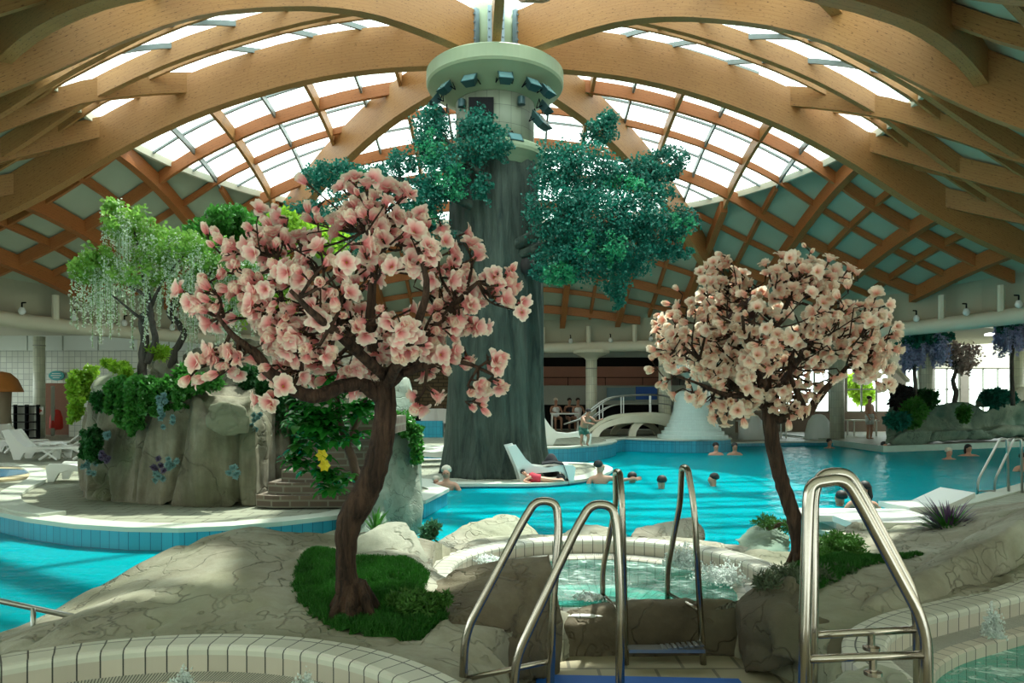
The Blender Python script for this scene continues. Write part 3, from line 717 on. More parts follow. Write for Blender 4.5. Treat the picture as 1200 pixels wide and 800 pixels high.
m=MB(); m.add([(x,y,.262) for x,y in kp],[list(range(48))]); m.build('water',simple('kids_pool_water',(.02,.16,.30),.08,0,.1,2),o)
ringstrip('tan_ring',kp,0,.35,.24,.275,M['sand'],o); 
kerb=[gp(0,543,.27),gp(25,545,.27),gp(42,551,.27),gp(46,558,.27),gp(38,565,.27),gp(22,572,.27),gp(10,581,.27),gp(12,590,.27),gp(30,597,.27),gp(62,602,.27)]
m=MB(); kc=spline([Vector((a,b,0)) for a,b in kerb],5); m.beam([Vector((p.x,p.y,.235)) for p in kc],.05,.30); o=m.build('curved_kerb',M['coping']); tag(o,'white S-shaped kerb winding round the paddling pool on the paved deck','kerb')

# ================================================================ rock bank (height field)
ctl=[]
def cp(px,py,d): p=P(px,py,d); ctl.append((p.x,p.y,p.z))
for a in [(10,772,3.72),(60,752,3.9),(130,744,4.02),(220,742,4.04),(300,743,4.02),(370,750,3.95),(440,765,3.8),(500,783,3.6),
 (60,728,4.35),(150,702,4.6),(250,690,4.75),(330,690,4.8),(200,657,5.15),(280,622,5.6),(330,632,5.6),(360,652,5.3),(100,712,4.75),(150,682,5.0),(220,640,5.4),(40,735,4.45),
 (350,685,4.95),(400,715,4.5),(500,712,4.5),(430,745,4.15),(480,655,5.2),(520,665,5.3),(545,700,4.75),(560,740,4.25),(590,775,3.95),(400,640,5.7),(450,625,6.0),
 (520,640,6.9),(560,632,7.2),(650,628,7.5),(760,622,7.7),(860,622,7.6),(905,640,7.0),(930,665,6.1),(905,690,5.4),(880,700,4.95),
 (900,705,4.85),(960,683,5.2),(940,656,6.0),(1000,640,6.7),(1040,618,8.0),(1060,612,8.6),(960,618,9.2),(1000,660,6.0),(1070,655,5.9),(1100,640,6.4),(1150,620,6.5),(1195,598,6.6),(1195,650,5.75),(1150,672,5.35),(1100,697,4.85),(1030,727,4.45),(990,735,4.35),(950,735,4.4),(1110,612,7.6),(1180,590,8.2),(1150,595,8.6)]: cp(*a)
for a in [(-6,3.0,-.1),(-6,2,.1),(-4.2,3.6,.12),(.2,4.9,.17),(.9,4.95,.18),(1.5,4.95,.2),(-3.3,3.2,.2),(4.8,6.6,.6),(6,7,.7),(7,8.5,.4),(8,10,.1),(4.3,9.3,.06),(6,9.8,.06),(6,6,.7),(-1.6,1,.2),(4,2,.2),(1,2,.1)]: ctl.append(a)
ctl=np.array(ctl)
def tps_fit(c,lam=.002):
    n=len(c); d=np.hypot(c[:,None,0]-c[None,:,0],c[:,None,1]-c[None,:,1]); K=np.where(d>0,d*d*np.log(d+1e-9),0)+lam*np.eye(n)
    Pm=np.c_[np.ones(n),c[:,:2]]; A=np.zeros((n+3,n+3)); A[:n,:n]=K;A[:n,n:]=Pm;A[n:,:n]=Pm.T
    return np.linalg.solve(A,np.r_[c[:,2],0,0,0])
WT=tps_fit(ctl)
def tps(x,y):
    d=np.hypot(x-ctl[:,0],y-ctl[:,1]); k=np.where(d>0,d*d*np.log(d+1e-9),0); return float(k@WT[:-3]+WT[-3]+WT[-2]*x+WT[-1]*y)
def sdist(poly,x,y):
    """signed distance, positive inside"""
    ins=False; best=1e9; n=len(poly)
    for i in range(n):
        x1,y1=poly[i-1];x2,y2=poly[i]
        if (y1>y)!=(y2>y) and x<(x2-x1)*(y-y1)/(y2-y1)+x1: ins=not ins
        dx,dy=x2-x1,y2-y1; t=max(0,min(1,((x-x1)*dx+(y-y1)*dy)/(dx*dx+dy*dy+1e-12))); best=min(best,math.hypot(x-x1-t*dx,y-y1-t*dy))
    return best if ins else -best
SPA1=[(-1.55+1.62*math.cos(2*PI*k/96),2.28+1.62*math.sin(2*PI*k/96)) for k in range(96)]
SPA2=[(.75+1.43*math.cos(2*PI*k/96),max(5.05,5.85+1.43*math.sin(2*PI*k/96))) for k in range(96)]
SPA3=arcpts([(1.72,3.6),(1.88,4.05),(2.25,4.42),(2.75,4.72),(3.35,5.05),(4.0,5.5),(5.0,5.9),(5.9,5.0),(5.4,3.4),(4.2,2.2),(2.6,2.0),(1.8,2.8)],8)
WALK=[(-.15,3.9),(.12,4.5),(.45,4.98),(1.0,5.02),(1.5,4.95),(1.75,4.45),(1.62,3.9),(1.45,2.8),(1.5,0),(-.2,0),(.1,2.2),(.02,3.2)]
def hfield(x,y,detail=True):
    h=tps(x,y)
    h=max(-1,min(.75,h))
    if detail:
        h+= .035*noise.fractal(Vector((x*1.1,y*1.1,3.1)),1,2,4)+.012*noise.noise(Vector((x*6,y*6,1)))
        v=abs(noise.noise(Vector((x*1.7+.3*noise.noise(Vector((x*2,y*2,7))),y*1.7,9)))); h-= .035*max(0,1-v*14)
    t=sdist(WP,x,y)
    if t>-.25: k=(t+.25); h-= k*k*1.2+max(0,t-.1)*2.2
    return h
m=MB(); x0,x1,y0,y1,st=-5.4,8.2,1.2,10.6,.05
nx=int((x1-x0)/st)+1; ny=int((y1-y0)/st)+1; vs=[];ok=[]
S1=inset(SPA1,.06);S2=inset(SPA2,.06);S3=inset(SPA3,.06)
for j in range(ny):
    for i in range(nx):
        x=x0+i*st;y=y0+j*st
        inner=False
        if math.hypot(x+1.55,y-2.28)<1.62+.02: h=-.9;inner=True
        else:
            h=None
            if -0.8<x<2.4 and 4.9<y<7.4 and sdist(SPA2,x,y)>.04: h=-.9
            elif 1.6<x<6 and 1.9<y<6 and sdist(SPA3,x,y)>.04: h=-.9
            if h is None:
                h=hfield(x,y)
                if -.6<x<2.2 and y<5.2:
                    t=sdist(WALK,x,y)
                    if t>-.10: k=min(1,(t+.10)/.13); k=k*k*(3-2*k); h=h*(1-k)+(-.5)*k
        vs.append((x,y,max(h,-1.25))); ok.append(h>-1.24)
fs=[]
for j in range(ny-1):
    for i in range(nx-1):
        a=j*nx+i; q=(a,a+1,a+nx+1,a+nx)
        if any(ok[t_] for t_ in q): fs.append(q)
m.add(vs,fs); o=m.build('rock_bank',M['rock'],smooth=True); tag(o,'low sculpted beige rock bank winding between the whirlpools and the big pool','rock')
o=poly3('floor_7',[(-.6,-1.5),(2.2,-1.5),(2.2,5.2),(-.6,5.2)],-.15,M['walk']); o['kind']='structure'

# ================================================================ whirlpools
def spa(name,label,poly,zr,wz,wlabel,splash,depth=.75,dz=lambda y:0):
    if area(poly)<0: poly=poly[::-1]
    c=Vector((sum(p[0] for p in poly)/len(poly),sum(p[1] for p in poly)/len(poly),zr)); o=thing(name,label,'whirlpool',c)
    n=len(poly)
    def strip(nm,prof,mat,smooth=False):
        vs=[];fs=[];uv=[]
        for w_,z_ in prof: vs+=[(x,y,z_+dz(y)) for x,y in (inset(poly,w_) if w_ else poly)]
        L=[0]
        for i in range(n): L.append(L[-1]+math.hypot(poly[i][0]-poly[(i+1)%n][0],poly[i][1]-poly[(i+1)%n][1]))
        tl=L[-1]/round(L[-1]/.115)/.115
        vv=[0]
        for a,b in zip(prof[:-1],prof[1:]): vv.append(vv[-1]+math.hypot(a[0]-b[0],a[1]-b[1]))
        for k in range(len(prof)-1):
            for i in range(n):
                j=(i+1)%n; fs.append((k*n+i,k*n+j,(k+1)*n+j,(k+1)*n+i)); a,b=L[i]/tl,L[i+1]/tl
                uv.append([(a,vv[k]+.02),(b,vv[k]+.02),(b,vv[k+1]+.02),(a,vv[k+1]+.02)])
        m=MB(); m.add(vs,fs,0,uv); return m.build(nm,mat,o,smooth=smooth)
    strip('rim',[(-.02,zr-.12),(-.02,zr-.01),(0,zr),(.165,zr),(.185,zr-.006),(.195,zr-.02),(.195,zr-.045)],M['rim_top'])
    strip('rim_wall',[(.193,zr-.045),(.193,zr-.13)],M['rim_side'])
    strip('overflow_grate',[(.193,zr-.13),(.33,zr-.13)],M['grate'])
    strip('bench_edge',[(.33,zr-.128),(.40,zr-.128),(.415,zr-.14),(.415,zr-.35),(.75,zr-.40),(.75,zr-depth)],M['rim_side'])
    q=inset(poly,.74); m=MB(); m.add([(x,y,zr-depth+.01) for x,y in q],[list(range(n))]); m.build('basin_floor',M['spa_floor'],o)
    q=inset(poly,.41); m=MB(); m.add([(x,y,wz) for x,y in q],[list(range(n))]); w_=m.build('bubbling_water',M['spa_water']); tag(w_,wlabel,'water')
    return o
spa('whirlpool','round tiled whirlpool cut off by the lower left edge of the photo',SPA1,.35,.19,'bubbling water in the lower left whirlpool','')
spa('whirlpool','sunlit round tiled whirlpool behind the pair of steps, in front of the big pool',SPA2,.25,.10,'foaming pale turquoise water in the middle whirlpool','',dz=lambda y:-.13*min(1,max(0,(5.75-y)/.45)))
spa('whirlpool','tiled whirlpool with curved rim at the lower right behind the nearest handrails',SPA3,.30,.10,'choppy green water in the lower right whirlpool','')
def splash(px,py,d,hgt,wid,label,n=260,seed=1):
    n=n*3
    rs=np.random.RandomState(seed); p=P(px,py,d)
    t=rs.uniform(0,1,n)**1.6; ang=rs.uniform(0,2*PI,n); lob=1+.45*np.sin(3*ang+seed)+.3*np.sin(5*ang+2*seed); t=t*(.55+.45*rs.uniform(0,1,n))*lob/1.5; rad=wid*(.35+.9*rs.uniform(0,1,n)**.7*(1-t*.6))*(.6+.4*lob)*rs.uniform(.15,1,n)
    L=np.stack([p.x+rad*np.cos(ang),p.y+rad*np.sin(ang),p.z+hgt*t],1)
    tv=[(1,0,0),(-.5,.87,0),(-.5,-.87,0),(0,0,1.7),(0,0,-1)]; tf=[(0,1,3),(1,2,3),(2,0,3),(1,0,4),(2,1,4),(0,2,4)]
    D=rs.normal(size=(n,3))*.5+np.array([0,0,1]); o=scatter_mesh('water_jet',tv,tf,rot_mats(D,scale=.006*rs.uniform(.4,1.6,n)*(d/4)**.5,rs=rs),L,M['foamw'],smooth=True)
    tag(o,label,'water jet',None,'stuff')
splash(214,812,3.15,.12,.06,'white jet of water splashing up in the lower left whirlpool, nearer the left',seed=2)
splash(357,812,3.1,.10,.06,'white jet of water splashing up in the lower left whirlpool, right of the other',seed=3)
splash(1163,745,4.3,.20,.06,'white jet of water shooting up in the lower right whirlpool',seed=4,n=400)
splash(800,662,6.3,.20,.16,'tall foaming jet at the far side of the middle whirlpool',seed=5,n=500)
splash(845,680,5.9,.16,.2,'wide foaming jet at the right side of the middle whirlpool',seed=6,n=600)
splash(570,656,6.5,.05,.15,'low patch of foam at the left side of the middle whirlpool',seed=8,n=200)
splash(690,700,5.35,.03,.12,'low patch of foam at the near side of the middle whirlpool',seed=9,n=150)

# ================================================================ boulders
def rock(name,label,hulls,mat,voxel=.03,amp=.03,sc=2.0,seed=0,smooth=3,parent=None,cat='rock',crease=.02,vert=1):
    bm=bmesh.new()
    for pts in hulls:
        vs=[bm.verts.new(p) for p in pts]
        r=bmesh.ops.convex_hull(bm,input=vs,use_existing_faces=False)
        bad=[g for g in r['geom_interior'] if isinstance(g,bmesh.types.BMVert)]
        if bad: bmesh.ops.delete(bm,geom=bad,context='VERTS')
    bmesh.ops.recalc_face_normals(bm,faces=bm.faces)
    me=bpy.data.meshes.new('tmp'); bm.to_mesh(me); bm.free()
    ob=bpy.data.objects.new('tmp',me); COL.objects.link(ob)
    a=ob.modifiers.new('r','REMESH'); a.mode='VOXEL'; a.voxel_size=voxel
    b=ob.modifiers.new('s','SMOOTH'); b.factor=.5; b.iterations=smooth
    dg=bpy.context.evaluated_depsgraph_get(); ev=ob.evaluated_get(dg); m2=bpy.data.meshes.new_from_object(ev,depsgraph=dg)
    bpy.data.objects.remove(ob); m2.name=name
    so_=Vector((seed*3.7,seed*1.3,seed*.9))
    nv=[v.normal.copy() for v in m2.vertices]
    for v,nn in zip(m2.vertices,nv):
        p=Vector((v.co.x,v.co.y,v.co.z*vert))*sc+so_
        k=noise.fractal(p,1,2,4); c_=abs(noise.noise(p*.9+Vector((5,5,5))))
        v.co+=nn*(amp*k-crease*max(0,1-c_*10))
    m2.materials.clear(); m2.materials.append(mat); m2.polygons.foreach_set('use_smooth',[True]*len(m2.polygons)); m2.update()
    o=link(name,m2,parent)
    if label: tag(o,label,cat)
    return o
def pp(*a): return [P(*q) for q in a]
# pale sunlit rock behind the left magnolia
rock('boulder','pale sunlit boulder right behind the left magnolia trunk',[pp((392,640,5.5),(380,672,5.3),(455,612,5.9),(478,608,5.8),(484,620,5.7),(508,668,5.4),(500,682,5.2),(430,680,5.2),(400,700,5.1),(470,640,6.3),(420,640,6.3),(508,690,5.6),(380,690,5.6))],M['rock_pale'],.03,.03,3,1)
rock('boulder','small pale boulder peeping out left of the magnolia trunk behind the turf',[pp((366,630,6.0),(400,618,6.0),(395,650,5.8),(362,650,5.8),(380,640,6.4),(372,665,5.7))],M['rock_pale'],.025,.02,3,2)
rock('boulder','long rounded boulder left behind the middle whirlpool, against the blue pool',[pp((500,642,7.4),(545,615,7.8),(585,601,8.1),(606,604,8.1),(628,622,7.9),(640,636,7.7),(600,640,7.4),(520,650,7.2),(590,625,8.6),(520,640,8.3),(640,645,8.2))],M['rock'],.035,.03,2.2,3)
rock('boulder','flat brown boulder behind the middle whirlpool, right of the rear steps',[pp((738,628,7.9),(745,617,8.1),(800,608,8.2),(812,605,8.2),(826,622,8.0),(828,634,7.8),(740,636,7.8),(815,622,8.6),(745,628,8.6))],M['rock'],.03,.03,2.5,4)
rock('boulder','low pale boulder behind the middle whirlpool, between the two bigger ones',[pp((640,630,7.8),(680,614,8.1),(725,618,8.1),(745,632,7.8),(690,636,7.7),(690,630,8.5))],M['rock'],.03,.025,2.5,5)
rock('boulder','rounded mossy boulder at the right shoulder of the middle whirlpool',[pp((858,632,7.3),(880,617,7.5),(905,612,7.5),(930,628,7.3),(925,660,6.7),(900,665,6.7),(868,648,7.0),(905,635,8.0))],M['rock_green'],.035,.03,2.2,6)
rock('boulder','big smooth beige rock mound with a blunt peak above the lower left whirlpool rim',[pp((70,742,4.3),(150,686,5.0),(215,648,5.35),(262,627,5.6),(281,621,5.65),(300,624,5.7),(352,645,5.5),(366,668,5.1),(345,700,4.7),(350,738,4.2),(250,741,4.15),(130,742,4.15),(280,640,6.0),(200,668,5.7),(340,655,5.9),(120,712,5.0),(200,690,4.75),(280,668,4.85))],M['rock'],.04,.03,1.6,31,smooth=5,crease=.03)
# big brown wedge between the left and the rear handrails
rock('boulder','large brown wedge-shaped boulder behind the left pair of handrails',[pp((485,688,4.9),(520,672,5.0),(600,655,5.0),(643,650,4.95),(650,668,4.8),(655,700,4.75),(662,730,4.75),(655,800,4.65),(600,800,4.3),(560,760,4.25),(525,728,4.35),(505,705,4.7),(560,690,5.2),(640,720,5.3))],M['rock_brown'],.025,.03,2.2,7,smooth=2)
rock('boulder','light triangular boulder at the foot of the left handrails',[pp((522,722,4.35),(500,745,4.2),(478,765,3.95),(530,795,3.72),(560,812,3.8),(608,812,3.98),(600,782,4.02),(560,745,4.15),(520,790,4.2))],M['rock'],.022,.02,3,8,smooth=2)
rock('boulder','dark shaded rock face under the lip of the middle whirlpool, behind the blue mat',[pp((640,712,5.08),(700,713,5.08),(760,716,5.08),(835,710,5.08),(880,700,5.08),(650,790,4.98),(760,795,4.98),(880,790,4.98),(648,733,4.97),(760,738,4.99),(870,730,4.97),(650,708,5.36),(760,711,5.36),(870,705,5.36),(650,760,5.3),(870,760,5.3))],M['rock_brown'],.03,.035,2.2,9,smooth=2,crease=.03)
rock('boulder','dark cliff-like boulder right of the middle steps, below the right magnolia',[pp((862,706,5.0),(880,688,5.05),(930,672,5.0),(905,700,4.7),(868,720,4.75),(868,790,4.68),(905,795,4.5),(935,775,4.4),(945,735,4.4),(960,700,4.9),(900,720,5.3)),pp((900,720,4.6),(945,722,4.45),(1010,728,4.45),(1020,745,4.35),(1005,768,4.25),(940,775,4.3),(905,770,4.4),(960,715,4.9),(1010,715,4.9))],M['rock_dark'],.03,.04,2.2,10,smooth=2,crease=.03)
rock('boulder','small brown upright rock between the dark cliff and the lower right whirlpool rim',[pp((975,742,4.15),(1005,742,4.1),(1012,760,3.95),(1000,800,3.7),(975,805,3.8),(965,775,4.0),(990,760,4.3))],M['rock_brown'],.02,.02,3,11)
rock('boulder','pale yellowish rock at the bottom edge between the nearest handrails',[pp((968,800,3.15),(985,782,3.35),(1030,779,3.4),(1062,788,3.3),(1078,806,3.1),(1080,840,2.95),(965,840,3.0),(1020,800,3.7))],M['rock_pale'],.02,.02,3,12)
rock('boulder','long smooth grey-brown boulder sloping up along the lower right whirlpool rim',[pp((1005,712,4.6),(1060,686,4.9),(1120,658,5.25),(1200,612,5.75),(1240,585,6.0),(1240,645,5.8),(1150,684,5.2),(1090,710,4.78),(1025,744,4.42),(1005,735,4.55),(1030,688,5.3),(1110,648,5.8),(1200,590,6.8),(1240,570,7.0),(1100,720,5.4))],M['rock'],.035,.03,1.8,13,smooth=4)
rock('boulder','low pale rock behind the juniper bush, right of the right magnolia trunk',[pp((950,640,7.3),(985,622,7.6),(1000,608,7.9),(1012,612,7.9),(1018,628,7.6),(980,648,7.1),(1000,630,8.1))],M['rock'],.03,.02,3,14)
rock('boulder','low flat rocks between the white pool furniture and the right turf',[pp((1020,632,7.6),(1050,612,8.0),(1090,612,8.1),(1130,622,7.8),(1120,645,7.2),(1050,648,7.0),(1080,630,8.4))],M['rock'],.035,.03,2.5,15)

# turf patches laid over the bank
def turf(name,label,pts,n,hgt,seed,mat=M['grassm'],th=.035):
    poly=arcpts([(p.x,p.y) for p in pts],5); rs=np.random.RandomState(seed)
    xs=[p[0] for p in poly];ys=[p[1] for p in poly]; st=.045
    bmv={};vs=[];fs=[]
    def hz(x,y):
        t=sdist(poly,x,y); return hfield(x,y)+max(-.02,min(th,t*.8))+.004
    for i in range(int((max(xs)-min(xs))/st)+2):
        for j in range(int((max(ys)-min(ys))/st)+2):
            x=min(xs)+i*st;y=min(ys)+j*st
            if all(sdist(poly,x+a*st,y+b*st)>-.03 for a,b in((0,0),(1,0),(1,1),(0,1))):
                q=[]
                for a,b in((0,0),(1,0),(1,1),(0,1)):
                    k=(i+a,j+b)
                    if k not in bmv: bmv[k]=len(vs); vs.append((min(xs)+k[0]*st,min(ys)+k[1]*st,hz(min(xs)+k[0]*st,min(ys)+k[1]*st)))
                    q.append(bmv[k])
                fs.append(q)
    m=MB(); m.add(vs,fs); o=m.build(name,mat,smooth=True); tag(o,label,'turf',None,'stuff')
    L=[];A=np.array(vs)
    idx=rs.randint(0,len(fs),n); u=rs.uniform(size=(n,2))
    Q=A[np.array(fs)[idx]]; p=Q[:,0]*(1-u[:,:1])*(1-u[:,1:])+Q[:,1]*u[:,:1]*(1-u[:,1:])+Q[:,2]*u[:,:1]*u[:,1:]+Q[:,3]*(1-u[:,:1])*u[:,1:]
    D=rs.normal(size=(n,3))*.45+np.array([0,0,1])
    b=scatter_mesh('grass_blades',[(-.0035,0,0),(.0035,0,0),(.001,.002,1),(-.001,.002,1)],[(0,1,2,3)],rot_mats(D,rs=rs)*np.array([1,1,hgt]),p,mat,parent=o); b['kind']='stuff'
    return o
turf('turf','green artificial turf patch around the left magnolia trunk',[P(*a) for a in [(372,640,5.5),(350,668,5.15),(344,695,4.85),(358,722,4.5),(375,735,4.3),(420,747,4.12),(475,748,4.1),(505,730,4.25),(522,710,4.45),(495,690,4.75),(500,670,5.05),(440,662,5.2),(400,655,5.3)]],26000,.035,4)
turf('turf','thin green artificial turf strip beside the right magnolia, behind the nearest handrails',[P(*a) for a in [(905,690,5.3),(925,672,5.7),(960,668,5.75),(990,665,5.85),(1040,660,5.95),(1074,650,6.15),(1076,655,6.05),(1030,669,5.7),(1005,682,5.4),(960,698,5.1),(915,703,5.02)]],14000,.035,5)
# ================================================================ magnolias
def blossom_mesh(name,mat,open_,npet,L,seed):
    rs=random.Random(seed); m=MB()
    for k in range(npet):
        inner=k%2; az=2*PI*k/npet+rs.uniform(-.2,.2); op=open_*(.62 if inner else 1)*rs.uniform(.85,1.15); W=L*.31*rs.uniform(.88,1.1); Lk=L*rs.uniform(.85,1.1)
        rows=6; vs=[];uv=[]
        x=0;z=0
        for i in range(rows):
            t=i/(rows-1); ang=op*(0.25+.95*t)+ (.5*t*t if open_>.8 else -.35*t*t)
            if i: x+=math.sin(ang)*Lk/(rows-1); z+=math.cos(ang)*Lk/(rows-1)
            wd=W*(.20,.52,.82,1.0,.88,.42)[i]
            cup=wd*.35
            for s_ in (-1,0,1):
                px=x-(cup if s_ else 0)*-.6*math.cos(ang)*-1; 
                q=Vector((x-abs(s_)*cup*math.cos(ang),s_*wd,z+abs(s_)*cup*math.sin(ang)))
                vs.append(Matrix.Rotation(az,3,'Z')@q)
                uv.append((.5+.5*s_,t+(.12 if s_ else 0)))
        fs=[];uu=[]
        for i in range(rows-1):
            for s_ in (0,1):
                f=(i*3+s_,i*3+s_+1,i*3+s_+4,i*3+s_+3); fs.append(f); uu.append([uv[j] for j in f])
        m.add(vs,fs,0,uu)
    m.tube([(0,0,-.035),(0,0,.012)],[.004,.009],6,1)
    m.tube([(0,0,.0),(0,0,L*.28)],[.008,.002],5,2)
    me=bpy.data.meshes.new(name); me.from_pydata(m.v,[],m.f)
    for a in (mat,M['bark'],M['yellow']): me.materials.append(a)
    me.polygons.foreach_set('material_index',m.m); me.polygons.foreach_set('use_smooth',[True]*len(me.polygons))
    ul=me.uv_layers.new(name='UVMap'); ul.data.foreach_set('uv',[c for f in m.uv for u in f for c in u]); me.update()
    return me,m
def magnolia(name,label,trunk,limbs,crown,mat,ntip,per,seed,L=.075,skip=None,extra=(),dome=True):
    rs=random.Random(seed); base=P(*trunk[0][:3]); o=thing(name,label,'tree',base)
    m=MB(); nodes=[]
    tr=limbw([(P(a,b,c),r) for a,b,c,r in trunk],m,14,6,.006)
    # root flare
    for k in range(7):
        a=k*2*PI/7+.3; d=Vector((math.cos(a),math.sin(a),0)); R=trunk[0][3]
        m.tube([base+d*R*.3+Vector((0,0,.17)),base+d*R*.8+Vector((0,0,.06)),base+d*R*1.4+Vector((0,0,-.03))],[R*.32,R*.34,R*.2],7)
    m.build('trunk',M['bark'],o,smooth=True)
    for Lm in limbs:
        m=MB(); q=limbw([(P(a,b,c),r) for a,b,c,r in Lm],m,8,5,.012); nodes+=q[len(q)//4:]; m.build('branch',M['bark'],o,smooth=True)
    tips=[]; m=MB(); c0,rad=crown
    for k in range(ntip):
        for _ in range(50):
            d=Vector((rs.gauss(0,1),rs.gauss(0,1),rs.gauss(0,1))).normalized()
            f=rs.uniform(.35,1)**.55; p=c0+Vector((d.x*rad[0],d.y*rad[1],d.z*rad[2]))*f
            if skip is None or not skip(p): break
        best=min(nodes,key=lambda q:(q[0]-p).length+ (0.4 if q[0].z>p.z+.1 else 0)+.25*abs((q[0]-c0).length>(p-c0).length))
        tips.append((best,p))
    for e_ in extra:
        p=P(*e_); tips.append((min(nodes,key=lambda q:(q[0]-p).length),p))
    pos=[]
    for (bp,br),p in tips:
        dd=(p-bp); mid=bp+dd*.5+Vector((rs.uniform(-.06,.06),rs.uniform(-.06,.06),rs.uniform(-.09,.02)))
        pts=spline([bp,mid,p],5); rr=[max(.003,min(br*.6,.010)*(1-i/len(pts))+.003) for i in range(len(pts))]
        m.tube(pts,rr,5)
        out=(p-c0); out.z+=.1; out.normalize()
        for j in range(per):
            t=1-j*.16-rs.uniform(0,.05); t=max(.2,t) if j else 1
            idx=min(len(pts)-1,int(t*(len(pts)-1))); a=pts[idx]
            dr=(out*.75+Vector((rs.gauss(0,.6),rs.gauss(0,.6)-.15,rs.gauss(0,.45)))).normalized()
            e=a+dr*rs.uniform(.03,.07)
            m.tube([a,a+dr*.02+Vector((0,0,-.005)),e],[.004,.0035,.004],4)
            pos.append((e,dr,rs.random()))
    m.build('twigs',M['bark'],o,smooth=True)['kind']='stuff'
    kinds=[blossom_mesh(name+'_blossom_open',mat,1.0,8,L,seed+1),blossom_mesh(name+'_blossom_half',mat,.6,7,L*1.05,seed+2),blossom_mesh(name+'_blossom_cup',mat,.42,6,L,seed+3),blossom_mesh(name+'_bud',mat,.16,5,L*.75,seed+4)]
    pos.sort(key=lambda q:q[0].y)
    front=pos[:]; rs.shuffle(front); 
    cam_d=sorted(pos,key=lambda q:(q[0]-Vector((0,0,E))).length)
    near=set(id(q) for q in cam_d[:100])
    def mtx(e,dr,u,s):
        q=dr.to_track_quat('Z','Y').to_matrix().to_4x4(); return Matrix.Translation(e)@q@Matrix.Rotation(u*6.28,4,'Z')@Matrix.Scale(s,4)
    rest=MB(); 
    for q in pos:
        e,dr,u=q; r=rs.random(); k=0 if r<.42 else 1 if r<.70 else 2 if r<.9 else 3; s=rs.uniform(.85,1.2)
        Mx=mtx(e,dr,u,s)
        if id(q) in near:
            b=bpy.data.objects.new('blossom',kinds[k][0]); COL.objects.link(b); b.parent=o; b.matrix_local=Matrix.Translation(-base)@Mx
        else:
            mm=kinds[k][1]; o_=len(rest.v); rest.v+=[tuple(Mx@Vector(v_)) for v_ in mm.v]; rest.f+=[[i+o_ for i in f] for f in mm.f]; rest.m+=mm.m; rest.uv+=mm.uv
    rest.build('more_blossoms',[mat,M['bark'],M['yellow']],o,smooth=True)['kind']='stuff'
    return o
cL=P(418,338,4.45)
magnolia('magnolia_tree','large magnolia with pale pink blossoms and curved dark trunk on the left turf patch',
 [(415,716,4.42,.12),(411,698,4.42,.092),(406,675,4.42,.066),(405,650,4.42,.062),(409,615,4.43,.076),(421,590,4.44,.085),(436,560,4.45,.078),(447,522,4.46,.074),(452,485,4.46,.068),(451,452,4.46,.058)],
 [[(449,470,4.46,.05),(425,450,4.4,.045),(395,455,4.3,.045),(370,464,4.2,.043),(345,458,4.15,.038),(318,438,4.1,.034),(300,415,4.1,.028),(275,395,4.1,.018),(255,370,4.1,.01)],
  [(345,458,4.15,.032),(350,425,4.2,.028),(345,390,4.2,.022),(330,350,4.2,.014),(325,300,4.2,.008)],
  [(445,460,4.46,.045),(438,420,4.45,.036),(434,370,4.4,.03),(438,310,4.4,.022),(430,270,4.4,.012)],
  [(450,458,4.46,.045),(470,420,4.35,.034),(505,390,4.3,.028),(535,355,4.3,.02),(560,330,4.3,.01)],
  [(445,450,4.5,.04),(415,400,4.7,.03),(385,350,4.9,.024),(360,300,5.0,.014)],
  [(455,450,4.5,.04),(500,405,4.8,.03),(530,350,5.0,.022),(540,300,5.1,.012)],
  [(450,440,4.4,.034),(400,395,4.0,.028),(370,370,3.8,.02),(340,340,3.75,.01)],
  [(455,450,4.4,.034),(480,400,4.1,.028),(500,340,3.9,.02),(490,290,3.85,.01)],
  [(465,440,4.4,.03),(510,425,4.3,.022),(545,425,4.25,.014),(580,440,4.2,.008)]],
 (cL,(.96,.78,.60)),M['petal'],150,5,21,L=.080,
 extra=[(232,432,4.1),(250,445,4.15),(265,418,4.1),(225,345,4.2),(262,300,4.2),(272,320,4.2),(590,325,4.3),(600,350,4.3),(612,365,4.3),(583,440,4.2),(560,450,4.3),(570,415,4.2),(545,470,4.3),(338,255,4.3),(420,225,4.4),(470,235,4.4),(305,405,4.1),(330,455,4.1),(488,468,4.3),(405,215,4.4)],
 skip=lambda p:(p.z<E+ (470-445)*4.4/850 and abs(p.x-P(450,450,4.45).x)<.25))
cR=P(905,388,6.0)
